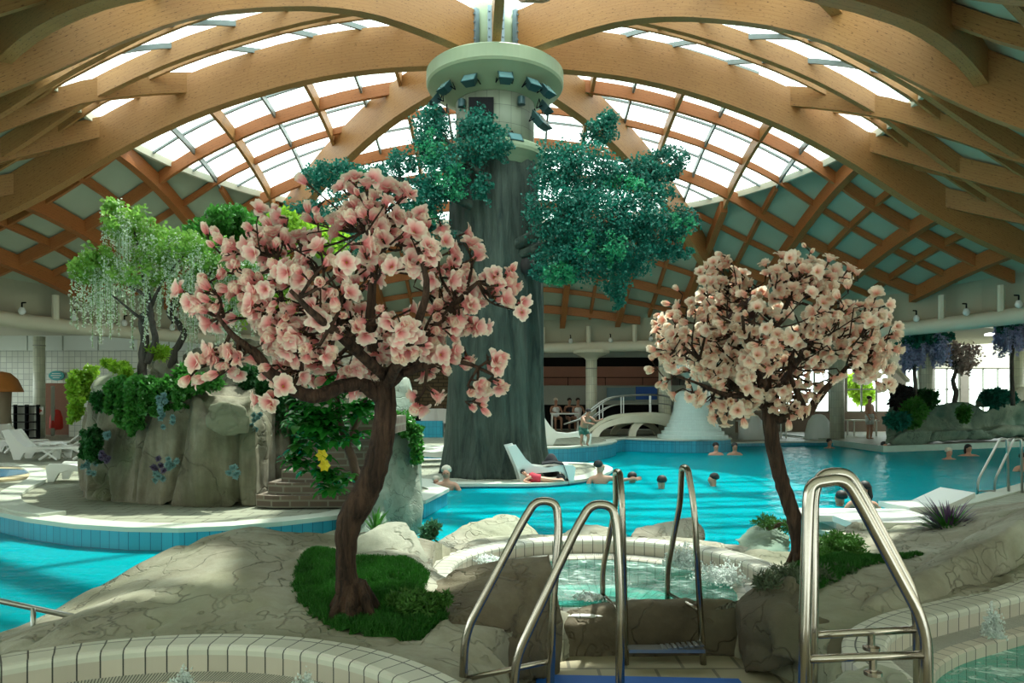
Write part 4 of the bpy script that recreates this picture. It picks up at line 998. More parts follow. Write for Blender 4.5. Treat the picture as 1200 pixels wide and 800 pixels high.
magnolia('magnolia_tree','artificial magnolia with peach-pink blossoms in bright light, standing right of the middle whirlpool',
 [(938,662,6.0,.085),(937,640,6.0,.065),(930,605,6.0,.062),(918,570,6.0,.06),(908,530,6.0,.06),(902,495,6.0,.058),(899,470,6.0,.05)],
 [[(903,492,6.0,.045),(925,488,5.95,.042),(945,484,5.9,.038),(962,462,5.85,.03),(985,438,5.8,.02),(1005,415,5.8,.01)],
  [(945,484,5.9,.03),(935,462,5.85,.024),(925,430,5.8,.016),(935,400,5.8,.01)],
  [(899,475,6.0,.045),(900,435,5.95,.035),(908,390,5.9,.028),(925,350,5.9,.018),(935,325,5.9,.01)],
  [(898,478,6.0,.04),(875,462,5.9,.034),(850,445,5.8,.026),(825,425,5.75,.018),(800,405,5.75,.01)],
  [(899,470,6.0,.04),(885,430,6.1,.03),(870,385,6.2,.024),(855,345,6.3,.012)],
  [(902,470,6.0,.036),(930,430,6.3,.028),(960,390,6.5,.02),(985,360,6.6,.01)],
  [(899,470,5.95,.034),(890,430,5.6,.026),(875,400,5.4,.018),(870,370,5.3,.01)],
  [(885,465,5.9,.028),(850,462,5.7,.02),(820,450,5.6,.012),(790,440,5.6,.007)]],
 (cR,(.93,.85,.60)),M['petal2'],215,5,33,L=.080,
 extra=[(765,425,5.7),(780,410,5.8),(800,345,5.9),(838,312,5.9),(850,300,6),(860,462,5.7),(800,455,5.6),(830,470,5.7),(1025,400,5.9),(1030,430,5.9),(1035,450,5.9),(1015,440,5.8),(950,295,6),(985,320,6),(845,485,5.7),(925,475,5.8),(870,480,5.6)])
# dark cut stump / nest seen in the crown
p=P(872,368,5.95); m=MB(); m.tube([p+Vector((-.11,0,-.07)),p+Vector((-.02,0,.0)),p+Vector((.09,0,.06))],[.06,.085,.08],12); o=m.build('nest_box',simple('dark_maroon_box',(.05,.015,.015),.7),smooth=True); tag(o,'dark maroon rounded box hidden among the right magnolia blossoms','box')

# ================================================================ handrails
def bend(pts,r=.12,n=6):
    """fillet the corners of a polyline"""
    out=[pts[0]]
    for i in range(1,len(pts)-1):
        a,b,c=pts[i-1],pts[i],pts[i+1]; u=(a-b);v=(c-b); k=min(r,u.length*.45,v.length*.45); p=b+u.normalized()*k;q=b+v.normalized()*k
        for j in range(n+1):
            t=j/n; out.append(p*(1-t)**2+b*2*t*(1-t)+q*t*t)
    out.append(pts[-1]); return out
def rail(o,pts,r=.021,fil=.12,mat=None):
    m=MB(); m.tube(bend([Vector(p) for p in pts],fil),r,14); return m.build('handrail',mat or M['chrome'],o,smooth=True)
def bar(o,nm,a,b,r=.016,mat=None):
    m=MB(); m.tube([a,b],r,10); m.build(nm,mat or M['chrome'],o,smooth=True)
ZFL=-.15
# rear steps: two hoops in depth + tread
o=thing('pool_steps','pair of tall steel handrails with a grooved step leading into the middle whirlpool','steps',(.95,4.8,ZFL))
def hoop2(xn,xf,topn):
    # near leg, top, far leg  (pixels)
    n0=P(*xn[0],4.82);n1=P(*xn[1],4.86);t=P(*topn,4.98); f1=P(*xf[0],5.25); f2=P(*xf[1],5.42); f3=P(*xf[2],5.42)
    return [n0,n1,t+Vector((.0,-.02,.02)),t+Vector((-.02,.06,.02)),f1,f2,f3]
for nl,fl_,tp in [([(734,806),(729,585)],[(722,590),(706,668),(707,740)],(726,556)),([(826,806),(813,590)],[(797,590),(782,668),(783,738)],(805,551))]:
    rail(o,hoop2(nl,fl_,tp),.021,.10)
bar(o,'brace',P(707,697,5.42),P(733,722,4.84),.014); bar(o,'brace',P(783,695,5.42),P(822,716,4.84),.014)
m=MB(); a=P(736,764,4.78);b=P(824,756,4.78); n_=14
m.box((a+b)/2,((b-a).length,.10,.022)); 
for k in range(n_): m.box(a.lerp(b,(k+.5)/n_)+Vector((0,0,.014)),(.022,.096,.008))
m.build('step',M['chrome_b'],o)
# left pair, stepping over the rim of the lower-left whirlpool
o=thing('pool_steps','left pair of slanting steel handrails beside the lower left whirlpool','steps',(-.15,3.8,ZFL))
rail(o,[P(643,860,3.62),P(648,700,3.62),P(655,620,3.62),P(652,588,3.62),P(628,586,3.62),P(612,612,3.62),P(545,742,3.62),P(540,860,3.62)],.021,.10)
rail(o,[P(726,860,3.42),P(727,700,3.42),P(723,620,3.42),P(718,592,3.42),P(693,590,3.42),P(676,618,3.42),P(604,772,3.42),P(600,860,3.42)],.0215,.10)
bar(o,'brace',P(546,795,3.62),P(642,775,3.62),.014); bar(o,'brace',P(604,825,3.42),P(726,812,3.42),.014)
# nearest pair at the right
o=thing('pool_steps','nearest pair of steel handrails with cross braces beside the lower right whirlpool','steps',(1.4,3.0,ZFL))
rail(o,[P(941,900,2.95),P(944,700,2.95),P(947,590,2.95),P(950,566,2.95),P(990,560,2.95),P(1008,590,2.95),P(1086,735,2.95),P(1086,900,2.95)],.024,.12)
rail(o,[P(950,880,3.15),P(953,700,3.15),P(953,580,3.15),P(962,555,3.15),P(994,553,3.15),P(1010,580,3.15),P(1076,705,3.15),P(1078,880,3.15)],.024,.12)
bar(o,'brace',P(944,772,2.95),P(1086,767,2.95),.017); bar(o,'brace',P(952,744,3.15),P(1077,737,3.15),.017)
for q in (P(1021,741,3.15),P(1023,769,2.95)):
    m=MB(); m.tube([q,q+Vector((0,0,-.07))],.016,8); m.lathe([(.035,-.075),(.035,-.06),(.012,-.055)],12,q); m.build('bracket_foot',M['chrome'],o,smooth=False)
# far right ladder in the big pool
o=thing('pool_ladder','small chrome ladder at the edge of the big pool, far right','ladder',(8,12.3,0))
for dx_ in (0,22,43):
    rail(o,[P(1145+dx_*.9,590,12.2+dx_*.01),P(1146+dx_*.9,562,12.2),P(1172+dx_*.75,514,12.2),P(1180+dx_*.75,514,12.2),P(1182+dx_*.72,578,12.2-dx_*.0)],.02,.1,M['chrome_b']) if dx_<43 else None
bar(o,'rung',P(1146,575,12.2),P(1166,575,12.2),.015,M['chrome_b'])
# grey tube rail at lower left corner
o=thing('tube_rail','grey tubular rail at the left edge above the pool corner','railing',(-3.3,4.7,0))
rail(o,[P(-30,697,4.6),P(0,704,4.62),P(95,724,4.7)],.018,.05,M['chrome_b']); bar(o,'post',P(39,712,4.64),P(39,760,4.64),.016,M['chrome_b'])
# ---- blue mats
def matobj(label,poly):
    o=thing('floor_mat',label,'mat',(poly[0][0],poly[0][1],ZFL)); m=MB(); m.prism(poly,ZFL,ZFL+.012,0,0)
    vs=[(x,y,ZFL+.012) for x,y in poly]
    bd=m.build('mat_body',M['mat_blue'],o)
    if 'plain' in label: return
    x0=min(p[0] for p in poly);x1=max(p[0] for p in poly);y0=min(p[1] for p in poly);y1=max(p[1] for p in poly)
    m=MB(); k=0; y=y0+.02
    while x0+.03+k*.05<x1-.02: m.box((x0+.03+k*.05,(y0+y1)/2,ZFL+.015),(.022,(y1-y0)-.03,.008)); k+=1
    m.build('ribs',M['mat_blue'],bd)
matobj('large plain blue rubber mat at the bottom edge in front of the dark rock',[(.15,3.2),(1.42,3.2),(1.42,4.55),(.15,4.62)])
matobj('small ribbed blue mat at the bottom edge left of the nearest handrails',[(1.30,2.2),(1.58,2.2),(1.66,4.40),(1.42,4.44)])

# ================================================================ small plants
def blades(name,c,n,Lr,wid,up,mat,seed,parent=None,seg=4,curve=.6,rbase=.03):
    rs=random.Random(seed); m=MB()
    for k in range(n):
        a=rs.uniform(0,2*PI); tl=rs.uniform(.15,1)*up; L=rs.uniform(*Lr); d=Vector((math.cos(a),math.sin(a),0)); p=c+d*rbase*rs.random(); vs=[]; ang=tl
        side=Vector((-d.y,d.x,0))
        for i in range(seg+1):
            t=i/seg; w_=wid*math.sin(PI*(t*.85+.12))
            vs += [p-side*w_,p+side*w_]; p=p+(d*math.sin(ang)+Vector((0,0,math.cos(ang))))*L/seg; ang+=curve/seg*rs.uniform(.6,1.4)
        m.add(vs,[(2*i,2*i+1,2*i+3,2*i+2) for i in range(seg)])
    return m.build(name,mat,parent)
def plant(name,label,cat,c,specs):
    o=thing(name,label,cat,c)
    for nm,n,Lr,wid,up,mat,sd,cv in specs: blades(nm,c,n,Lr,wid,up,mat,sd,o,curve=cv)['kind']='stuff'
    return o
plant('spiky_plant','spiky green and purple leafy plant on the long rock at right, before the white furniture','plant',P(1112,632,7.0),
 [('green_leaves',240,(.22,.42),.010,1.15,M['leaf_green'],1,.9),('purple_leaves',230,(.26,.50),.009,1.25,M['bract'],2,.7)])
def shrub(name,label,ells,mat,dens,size,seed,stemc=None,cat='shrub',wid=.35,droop=-.3):
    o=thing(name,label,cat,ells[0][0]-Vector((0,0,ells[0][1][2])))
    leaves('foliage',[(e[0],e[1],e[2]) for e in ells],dens,size,mat,o,seed,droop,wid)
    m=MB(); c=ells[0][0]; b=c-Vector((0,0,ells[0][1][2]*1.1)); rs=random.Random(seed)
    for k in range(6):
        e=ells[k%len(ells)]; q=e[0]+Vector((rs.uniform(-1,1)*e[1][0],rs.uniform(-1,1)*e[1][1],rs.uniform(0,1)*e[1][2]))*.8; m.tube([b,b.lerp(q,.5)+Vector((0,0,.03)),q],[.012,.008,.003],5)
    m.build('stems',M['brown'],o); return o
def E_(px,py,d,rx,ry,rz,w=1): k=d/F; return (P(px,py,d),(rx*k,ry,rz*k),w)
shrub('juniper_bush','low spreading juniper on the right edge of the left turf patch',[E_(490,708,4.4,22,.12,12,3),E_(470,704,4.5,16,.1,9,1.5),E_(515,702,4.45,13,.08,7,1)],M['juniper'],40,.035,11,wid=.16)
shrub('juniper_bush','bright green juniper right of the right magnolia trunk',[E_(985,640,6.6,24,.22,14,3),E_(965,652,6.4,18,.15,8,1),E_(1000,652,6.5,16,.15,7,1)],M['juniper'],60,.045,12,wid=.16)
shrub('juniper_bush','dull feathery juniper in front of the right magnolia trunk, left of the turf strip',[E_(950,682,5.3,26,.15,20,3),E_(922,684,5.2,22,.15,20,2.5),E_(900,688,5.0,16,.12,16,1.5),E_(985,676,5.4,16,.12,12,1)],leafm('dull_juniper',(.03,.07,.03),(.16,.20,.12),.2,.6),38,.04,13,wid=.14)
shrub('juniper_bush','pale sprigs on the mossy boulder at the shoulder of the middle whirlpool',[E_(900,612,7.3,18,.12,8,1),E_(925,616,7.2,12,.12,8,1)],M['juniper'],30,.04,14,wid=.14)
shrub('fir_sprig','feathery green sprig standing against the pool between the pale boulder and the rounded boulder',[E_(502,625,6.9,9,.06,11,1),E_(508,618,6.9,6,.06,8,.6)],leafm('fir_needles',(.03,.14,.07),(.12,.30,.14),.2),34,.05,15,wid=.13)
# broad-leaved money tree with yellow flower
bt=thing('broad_leaved_tree','bushy tree with large glossy leaves and a yellow flower before the brick stairs','tree',P(410,640,6.6))
m=MB(); limb([(412,640,6.6,.05),(418,600,6.6,.045),(420,565,6.6,.042),(410,530,6.6,.04),(398,490,6.6,.03),(395,460,6.6,.02)],m,10); limb([(408,520,6.6,.03),(425,480,6.5,.02),(430,460,6.5,.012)],m); m.build('trunk',M['brown'],bt,smooth=True)
def broadleaf(name,ctrs,L,mat,parent,seed,nl=7,W=.23):
    """whorls of long glossy leaves"""
    rs=random.Random(seed); m=MB()
    for c,sz in ctrs:
        for k in range(nl):
            a=2*PI*k/nl+rs.uniform(-.3,.3); d=Vector((math.cos(a),math.sin(a),0)); side=Vector((-d.y,d.x,0)); ang=rs.uniform(.8,1.5); p=c.copy(); vs=[]; LL=L*sz*rs.uniform(.75,1.15)
            for i in range(6):
                t=i/5; w_=LL*W*math.sin(PI*(t*.9+.06))
                vs += [p-side*w_+Vector((0,0,w_*.25)),p,p+side*w_+Vector((0,0,w_*.25))]; p=p+(d*math.sin(ang)+Vector((0,0,math.cos(ang))))*LL/5; ang+=.28
            m.add(vs,[(3*i+s_,3*i+s_+1,3*i+s_+4,3*i+s_+3) for i in range(5) for s_ in (0,1)])
    o=m.build(name,mat,parent,smooth=True); o['kind']='stuff'; return o
rs=random.Random(5); ws=[]
for k in range(80):
    a=rs.uniform(0,2*PI);r=math.sqrt(rs.random()); q=P(395+r*math.cos(a)*46,478+r*math.sin(a)*42,6.5+rs.uniform(-.35,.35)); ws.append((q,rs.uniform(.8,1.2)))
for k in range(26): ws.append((P(362+rs.uniform(-18,22),520+rs.uniform(-30,40),6.4+rs.uniform(-.2,.2)),rs.uniform(.8,1.15)))
for k in range(16): ws.append((P(388+rs.uniform(-18,22),565+rs.uniform(-14,12),6.4+rs.uniform(-.2,.2)),rs.uniform(.7,1)))
broadleaf('foliage',ws,.17,M['leaf_broad'],bt,3)
broadleaf('light_leaves',[(P(px,py,6.2),1) for px,py in [(350,500),(392,575),(355,525),(380,465),(345,545),(405,560)]],.17,M['leaf_green'],bt,4)
m=MB(); 
for (px,py) in ((378,533),(381,545)):
    c=P(px,py,6.1)
    for k in range(6):
        a=k*PI/3; d=Vector((math.cos(a),-.4,math.sin(a))).normalized(); s_=d.cross(Vector((0,1,0))).normalized(); m.add([c,c+d*.035+s_*.022,c+d*.06+Vector((0,-.01,0)),c+d*.035-s_*.022],[(0,1,2,3)])
m.build('yellow_flower',M['yellow'],bt)
# green shoots and orange stone near the trunk
plant('green_sprout','thin green sprout beside the pale sunlit boulder','plant',P(440,622,6.0),[('leaves',22,(.10,.24),.012,.7,M['leaf_green'],5,.5)])
# ================================================================ left rock bluff
BX,BY=-4.62,11.15
def cyl_hull(cx,cy,rx,ry,z0,z1,top=.8,n=14,jit=.08,seed=0):
    rs=random.Random(seed); pts=[]
    for k in range(n):
        a=2*PI*k/n
        pts.append(Vector((cx+rx*math.cos(a)*rs.uniform(1-jit,1+jit),cy+ry*math.sin(a)*rs.uniform(1-jit,1+jit),z0)))
        pts.append(Vector((cx+rx*.98*math.cos(a)*rs.uniform(1-jit,1),cy+ry*.98*math.sin(a)*rs.uniform(1-jit,1),z0+(z1-z0)*.8)))
        pts.append(Vector((cx+rx*top*math.cos(a),cy+ry*top*math.sin(a),z1*rs.uniform(.96,1.03))))
    return pts
hs=[pp((96,572,10.9),(98,590,10.2),(104,470,10.6),(118,446,10.8),(150,590,9.75),(170,450,10.0),(160,436,10.6),(185,592,9.6),(190,460,9.9),(120,560,12.5),(190,440,12),(110,470,12)),
    pp((150,591,9.75),(152,470,9.8),(185,440,10.1),(235,595,9.35),(240,470,9.45),(240,455,10.3),(245,590,11.5),(150,470,11.5),(240,470,11.8)),
    pp((232,594,9.4),(234,500,9.35),(240,470,9.6),(300,594,9.4),(300,500,9.4),(298,462,9.8),(318,590,9.7),(316,500,9.8),(235,450,11),(310,450,11.2),(310,590,11.5)),
    pp((295,592,9.55),(297,470,9.7),(340,560,10.1),(344,470,10.3),(348,590,10.4),(350,455,11.0),(300,430,11.2),(300,590,12),(355,560,12)),
    pp((210,445,10.4),(215,415,10.9),(245,405,11.2),(300,405,11.4),(330,420,11.6),(345,470,11.4),(220,480,11.8),(340,480,12.4),(300,400,12.4),(230,420,12.4)),
    pp((345,470,11.2),(350,420,11.8),(400,410,12.4),(445,430,12.4),(445,520,12.2),(350,560,11.4),(345,450,13),(445,450,13.4),(440,560,13)),
    ]
rock('rock_bluff','tall grey-brown rock bluff with hanging plants standing on the paved island at left',hs,M['rock_grey'],.04,.13,1.9,21,smooth=2,crease=.13,vert=.22)
rock('boulder','pale rounded boulder bulging from the bluff, above the blue succulent',[pp((240,485,9.25),(245,472,9.3),(262,468,9.25),(288,474,9.25),(294,490,9.2),(292,508,9.2),(262,512,9.15),(240,500,9.2),(265,490,9.8))],rockm('boulder_grey',(.13,.12,.08),(.22,.21,.15),(.30,.29,.21),(.14,.17,.09),.5),.03,.015,2,22,smooth=4)
rock('boulder','sunlit pale slab lying on the left top edge of the bluff',[pp((103,462,10.2),(110,447,10.4),(135,430,10.6),(150,436,10.5),(140,450,10.1),(112,466,10.0),(130,450,11))],M['rock_pale'],.03,.02,3,23)
rock('boulder','grey boulder on top of the bluff behind the wisteria trunk',[pp((172,450,10.6),(178,425,10.8),(190,412,11),(208,416,11),(214,440,10.8),(205,455,10.6),(190,440,11.6))],M['rock_grey'],.035,.03,2.5,24)
# right rock pillar by the stairs
rock('rock_pillar','grey-green fluted rock pillar rising from the pool right of the brick stairs',[pp((432,622,8.6),(436,560,8.8),(445,500,9.1),(452,455,9.4),(466,430,9.6),(478,440,9.5),(488,500,9.2),(496,540,9.0),(495,600,8.8),(488,640,8.75),(462,645,8.4),(455,560,8.6),(470,500,9.0),(445,460,10.3),(490,560,10.2),(480,620,10)),pp((400,640,8.1),(415,590,8.5),(440,570,8.7),(455,575,8.5),(462,610,8.4),(466,650,8.2),(430,660,7.9),(440,600,9.4),(410,640,9.2))],M['rock_pillar'],.04,.07,1.5,25,crease=.06,vert=.35)
# brick stairs
st=thing('brick_stairs','worn brick steps climbing between the rock bluff and the rock pillar','stairs',(P(370,590,9.6).x,9.4,ZI))
for i in range(8):
    yy=[581,566,551.5,537.5,524,511,499,488][i]; zt=ZI+.15*(i+1); d=(E-zt)*F/(yy-470); 
    xl=[297,311,327,344,352,362,372,382][i]; xr=460
    a=(xl-600)/F*d; b=(xr-600)/F*d; m=MB(); dep=.9
    zb=zt-.15
    pts=[(a,d+.10),(a+.25,d),(b,d+.04),(b,d+dep),(a,d+dep)]
    m.prism(pts,zb-(.02 if i else 0),zt,0,0); 
    # top also gets planar uv
    m.uv[0]=[(x,y) for x,y in ([pts[k] for k in (range(5) if area(pts)>0 else range(4,-1,-1))])]
    m.build('step',M['brick'],st)
# ---- plants on the bluff
def hang(name,label,tops,mat,dens,size,seed,cat='plant',wid=.45,n=10):
    """hanging ivy: strings of leaf tufts dropping from points (px,py,d,length m)"""
    rs=random.Random(seed); p0=P(*tops[0][:3]); o=thing(name,label,cat,p0); m=MB(); sp=[]
    for px,py,d,L,w_ in tops:
        p=P(px,py,d)
        for k in range(n):
            q=p+Vector((rs.uniform(-w_,w_),rs.uniform(-.15,.10),rs.uniform(-.05,.05))); l=L*rs.uniform(.4,1); e=q-Vector((0,.03,l)); m.tube([q+Vector((0,.1,.03)),q,e],.004,4)
            s_=max(2,int(l/.06))
            for j in range(s_+1): sp.append((q.lerp(e,j/s_),(.05,.05,.05),1))
    m.build('stems',M['leaf_deep'],o)['kind']='stuff'; leaves('foliage',sp,dens,size,mat,o,seed,.8,wid); return o
hang('hanging_ivy','dense dark green ivy tumbling over the middle of the bluff',[(142,452,9.9,.35,.08),(152,448,9.8,.72,.10),(165,447,9.7,.6,.10),(180,447,9.6,.42,.12),(196,449,9.6,.34,.10),(212,452,9.55,.25,.08)],M['leaf_green'],1.7,.05,31,n=11)
hang('hanging_ivy','bright lime ivy hanging at the left shoulder of the bluff',[(93,443,10.2,.6,.035),(99,437,10.3,.35,.05),(106,434,10.4,.12,.06)],M['leaf_lime'],1.5,.045,32,n=7)
shrub('lime_fern','lime green feathery fern on top of the bluff left of the wisteria trunk',[E_(142,430,10.3,12,.15,5,1.3),E_(150,442,10.1,7,.12,12,1.1),E_(128,425,10.3,7,.1,3,.5)],M['leaf_lime'],40,.06,33,wid=.22,droop=.2)
shrub('lime_fern','small lime green tuft just right of the wisteria trunk',[E_(184,412,10.4,10,.12,8,1.5)],M['leaf_lime'],40,.07,34,wid=.2)
shrub('green_fern','fresh green fern on the bluff edge beneath the lowest pink blossoms',[E_(225,450,9.5,14,.12,10,2),E_(245,448,9.6,16,.12,8,2),E_(215,440,9.7,8,.1,12,1)],M['leaf_green'],34,.07,35,wid=.22)
shrub('dark_fern','dark bluish fern bush at the upper left edge of the bluff above the succulents',[E_(118,470,9.95,10,.1,11,2)],M['leaf_deep'],40,.05,36)
hang('hanging_ivy','dark feathery creeper hanging on the right half of the bluff behind the magnolia',[(295,436,10.6,.35,.12),(318,445,10.3,.8,.14),(338,455,10.3,.8,.16),(352,470,10.4,.6,.14)],M['leaf_deep'],2.0,.07,37,wid=.25,n=12)
hang('hanging_ivy','dark green ivy tuft on the left side of the bluff, middle height',[(109,507,10.0,.35,.07),(112,515,9.95,.25,.06)],M['leaf_deep'],2.4,.05,38,n=9)
hang('hanging_ivy','green creeper hanging on the right shoulder of the rock pillar',[(468,486,8.95,.15,.05),(478,490,8.95,.28,.05),(487,500,8.95,.42,.03)],M['leaf_green'],1.5,.045,39,n=5)
def succ(label,px,py,d,r,mat,seed,nm='succulent'):
    c=P(px,py,d); o=thing(nm,label,'plant',c); rs=random.Random(seed); m=MB()
    for g in range(7):
        q=c+Vector((rs.uniform(-r,r)*.8,-.02-rs.random()*.05,rs.uniform(-r,r)*.9))
        for ring_,(nn,an,LL) in enumerate(((9,1.25,.05),(7,.8,.042),(5,.35,.032))):
            for k in range(nn):
                a=2*PI*k/nn+ring_*.4+g; ax=Vector((math.cos(a)*math.sin(an),-math.cos(an),math.sin(a)*math.sin(an))); s_=ax.cross(Vector((0,1,0)))
                s_=s_.normalized() if s_.length>.01 else Vector((1,0,0)); LL2=LL*rs.uniform(.8,1.2)
                m.add([q,q+ax*LL2*.55+s_*LL2*.26,q+ax*LL2,q+ax*LL2*.55-s_*LL2*.26],[(0,1,2,3)])
    m.build('rosettes',mat,o)['kind']='stuff'
for a in [('blue-grey succulent cluster hanging on the bluff below the dense ivy',199,490,9.35,.13,M['succ'],1),('blue succulent at the lower left corner of the bluff',106,545,9.95,.13,M['succ'],2),('blue succulent, lower one of the group left of the bluff centre',188,560,9.3,.09,M['succ'],3),('blue succulent right beside the purple one on the bluff centre',204,541,9.3,.08,M['succ'],4),('small pale succulent on the bluff below the rounded boulder',276,551,9.2,.08,M['succ'],5),('tiny blue succulent high on the left of the bluff',129,510,9.8,.035,M['succ'],6),('blue succulents in the crack right of the rounded boulder',302,495,9.5,.12,M['succ'],7),('pale blue succulent at upper right of the dense ivy',195,470,9.45,.09,M['succ'],8)]: succ(*a)
for a in [('dark purple succulent on the bluff centre',189,543,9.3,.09,M['succ_p'],11),('small dark purple succulent left of the bluff centre',126,535,9.7,.06,M['succ_p'],12)]: succ(*a)
# ---- wisteria trees
def wisteria(name,label,limbs,ells,races,mat,leafmat,seed,Lr=(.25,.6),dens=10,lsize=.07,cat='tree',fs=.022,perim=None):
    base=P(*limbs[0][0][:3]); o=thing(name,label,cat,base)
    for i,L in enumerate(limbs):
        m=MB(); limb(L,m,8); m.build('trunk' if i<1 else 'branch',M['bark_grey'],o,smooth=True)
    leaves('foliage',ells,dens,lsize,leafmat,o,seed,.3,.45)
    rs=np.random.RandomState(seed); tot=sum(e[2] for e in ells); L=[];m=MB()
    for c,rad,w_ in ells:
        for k in range(max(1,int(races*w_/tot))):
            d=rs.normal(size=3); d/=np.linalg.norm(d); q=np.array(c)+d*np.array(rad)*rs.uniform(.3,1)**.5; l=rs.uniform(*Lr)
            n=int(l/.012); t=np.linspace(0,1,n); w2=.028*(1-t*.75)
            L.append(np.stack([q[0]+rs.normal(size=n)*w2,q[1]+rs.normal(size=n)*w2,q[2]-t*l],1)); m.tube([q,q-np.array([0,0,l])],.004,3)
    L=np.concatenate(L); n=len(L); m.build('stalks',leafmat,o)['kind']='stuff'
    b=scatter_mesh('hanging_blossoms',[(-.5,0,.5),(0,.25,0),(.5,0,.5),(0,.1,1)],[(0,1,2,3)],rot_mats(rs.normal(size=(n,3))+np.array([0,0,-.4]),scale=fs*rs.uniform(.7,1.4,n),rs=rs),L,mat,parent=o); b['kind']='stuff'
    return o
def els(d,*a): return [E_(px,py,d+dd,rx,ry,rz,w_) for px,py,dd,rx,ry,rz,w_ in a]
wisteria('wisteria_tree','white flowering wisteria tree with hanging racemes on top of the bluff, leftmost',
 [[(168,460,10.3,.075),(166,430,10.3,.065),(170,400,10.3,.06),(166,375,10.3,.055),(176,362,10.3,.045)],[(172,425,10.3,.05),(182,400,10.3,.045),(178,378,10.2,.04),(176,362,10.2,.04),(168,345,10.2,.03),(150,335,10.2,.015)],[(176,362,10.3,.04),(168,320,10.3,.03),(160,280,10.3,.02),(145,250,10.3,.01)],[(170,378,10.3,.03),(155,365,10.1,.02),(130,345,10.1,.01)],[(176,362,10.3,.03),(190,330,10.3,.02),(215,300,10.3,.01)]],
 els(10.3,(105,315,0,22,.3,14,3),(120,300,-.1,20,.3,14,2),(150,262,0,30,.35,20,4),(135,240,0,18,.25,8,1),(185,290,.1,30,.35,26,4),(215,290,.1,22,.3,20,3),(160,320,0,40,.4,18,3)),150,M['wist'],leafm('wisteria_leaves',(.10,.34,.04),(.42,.64,.14),.5),41,(.35,1.0),13,.055,fs=.028)
wisteria('wisteria_tree','second white wisteria on the bluff with a zigzag trunk, right of the first',
 [[(195,450,10.9,.06),(205,412,10.9,.055),(215,392,10.9,.05),(208,378,10.9,.045),(198,366,10.9,.04),(212,340,10.9,.02)],[(198,366,10.9,.04),(235,330,10.9,.02),(270,300,10.9,.01)]],
 els(10.9,(245,300,0,40,.4,26,4),(290,310,.1,36,.4,26,3),(230,340,.0,24,.3,18,2),(270,350,0,30,.3,16,2)),110,M['wist'],leafm('fresh_leaves',(.06,.26,.03),(.30,.55,.10),.5),42,(.3,.9),9,.07,fs=.03)
shrub('leafy_tree','dense bright green tree crown behind the second wisteria, left of the pink blossoms',[E_(272,262,11.6,26,.5,17,6),E_(240,275,11.6,22,.4,14,3),E_(300,278,11.6,18,.4,12,2)],M['leaf_green'],30,.075,43,cat='tree')
shrub('leafy_tree','yellow-green tree crown glowing behind the left side of the pink blossoms',[E_(335,270,11.8,34,.5,20,4),E_(300,330,11.8,46,.5,50,12),E_(380,285,11.8,24,.4,20,3)],M['leaf_lime'],26,.08,44,cat='tree')
# ================================================================ structure around: walls, columns
def column(label,px,d,zb,zt,r,cr,ch=.35):
    x=(px-600)/F*d; o=thing('column',label,'column',(x,d,zb)); m=MB(); m.lathe([(r,0),(r,zt-zb-ch)],28,(x,d,zb))
    for k in range(len(m.uv)): m.uv[k]=[(u*2*PI*r,vv) for u,vv in m.uv[k]]
    m.build('shaft',M['col_tile'],o,smooth=True)
    if cr: m=MB(); m.lathe([(r,zt-ch),(r*1.25,zt-ch*.8),(cr*.92,zt-ch*.35),(cr,zt-ch*.3),(cr,zt)],36,(x,d,0)); m.build('capital',M['cream'],o)
    m=MB(); m.lathe([(r+.01,zt-ch-.35),(r+.01,zt-ch-.31)],28,(x,d,0)); m.build('dark_band',M['parapet'],o,smooth=True)
column('tiled column with flared capital right of the tower, behind the footbridge',693,27.5,.42,3.52,.215,.68)
column('tiled column left of the bell-shaped fountain, behind the footbridge',779,26.6,.42,3.55,.225,.68)
column('tiled column at the poolside seen below the right magnolia branch',981,27.4,.15,4.1,.26,.75)
column('tiled column standing behind the rock planter under the lilac wisteria',1085,26,.15,4.2,.235,.72)
column('tiled column at the right edge of the photo behind the planter',1192,28,.15,4.3,.25,.75)
column('slim tiled column in front of the left tiled wall, carrying the red cross sign',46,27,.25,4.1,.2,0,.1)
def wallbox(name,a,b,z0,z1,th,mat,uvm=False,kind='structure'):
    a=Vector(a);b=Vector(b); t=(b-a).normalized(); n=Vector((-t.y,t.x))*th
    poly=[(a.x,a.y),(b.x,b.y),(b.x+n.x,b.y+n.y),(a.x+n.x,a.y+n.y)]
    m=MB(); m.prism(poly,z0,z1,0,0); o=m.build(name,mat); o['kind']='structure'; return o
wallbox('wall_left',(-21,27.9),(-18.15,27.9),-.2,4.2,.3,M['small_tile']) 
wallbox('wall_left',(-17.05,27.9),(-9.5,27.9),-.2,4.2,.3,M['small_tile'])
wallbox('wall_left',(-18.15,27.9),(-17.05,27.9),2.3,4.2,.3,M['small_tile'])
o=wallbox('wall_back',(-21,29.6),(-13,29.6),.2,2.6,.1,simple('brown_room',(.20,.09,.05),.7))
wallbox('wall_left',(-26,-3),(-21,28),-.2,.7,.3,M['small_tile']); wallbox('wall_left',(-26,-3),(-21,28),3.4,4.2,.3,M['small_tile'])
o=thing('window_8',None,None,(-24,12,.7)); o['kind']='structure'; m=MB(); m2_=MB()  # unseen window band, added so daylight reaches the left tiled wall
for k in range(16): m.box((-26+5*k/15,-3+31*k/15,2.05),(.12,.12,2.7))
m2_.add([(-26,-3,.7),(-21,28,.7),(-21,28,3.4),(-26,-3,3.4)],[(0,1,2,3)]); m.build('window_frame',M['parapet'],o); m2_.build('pane',M['glass'],o)
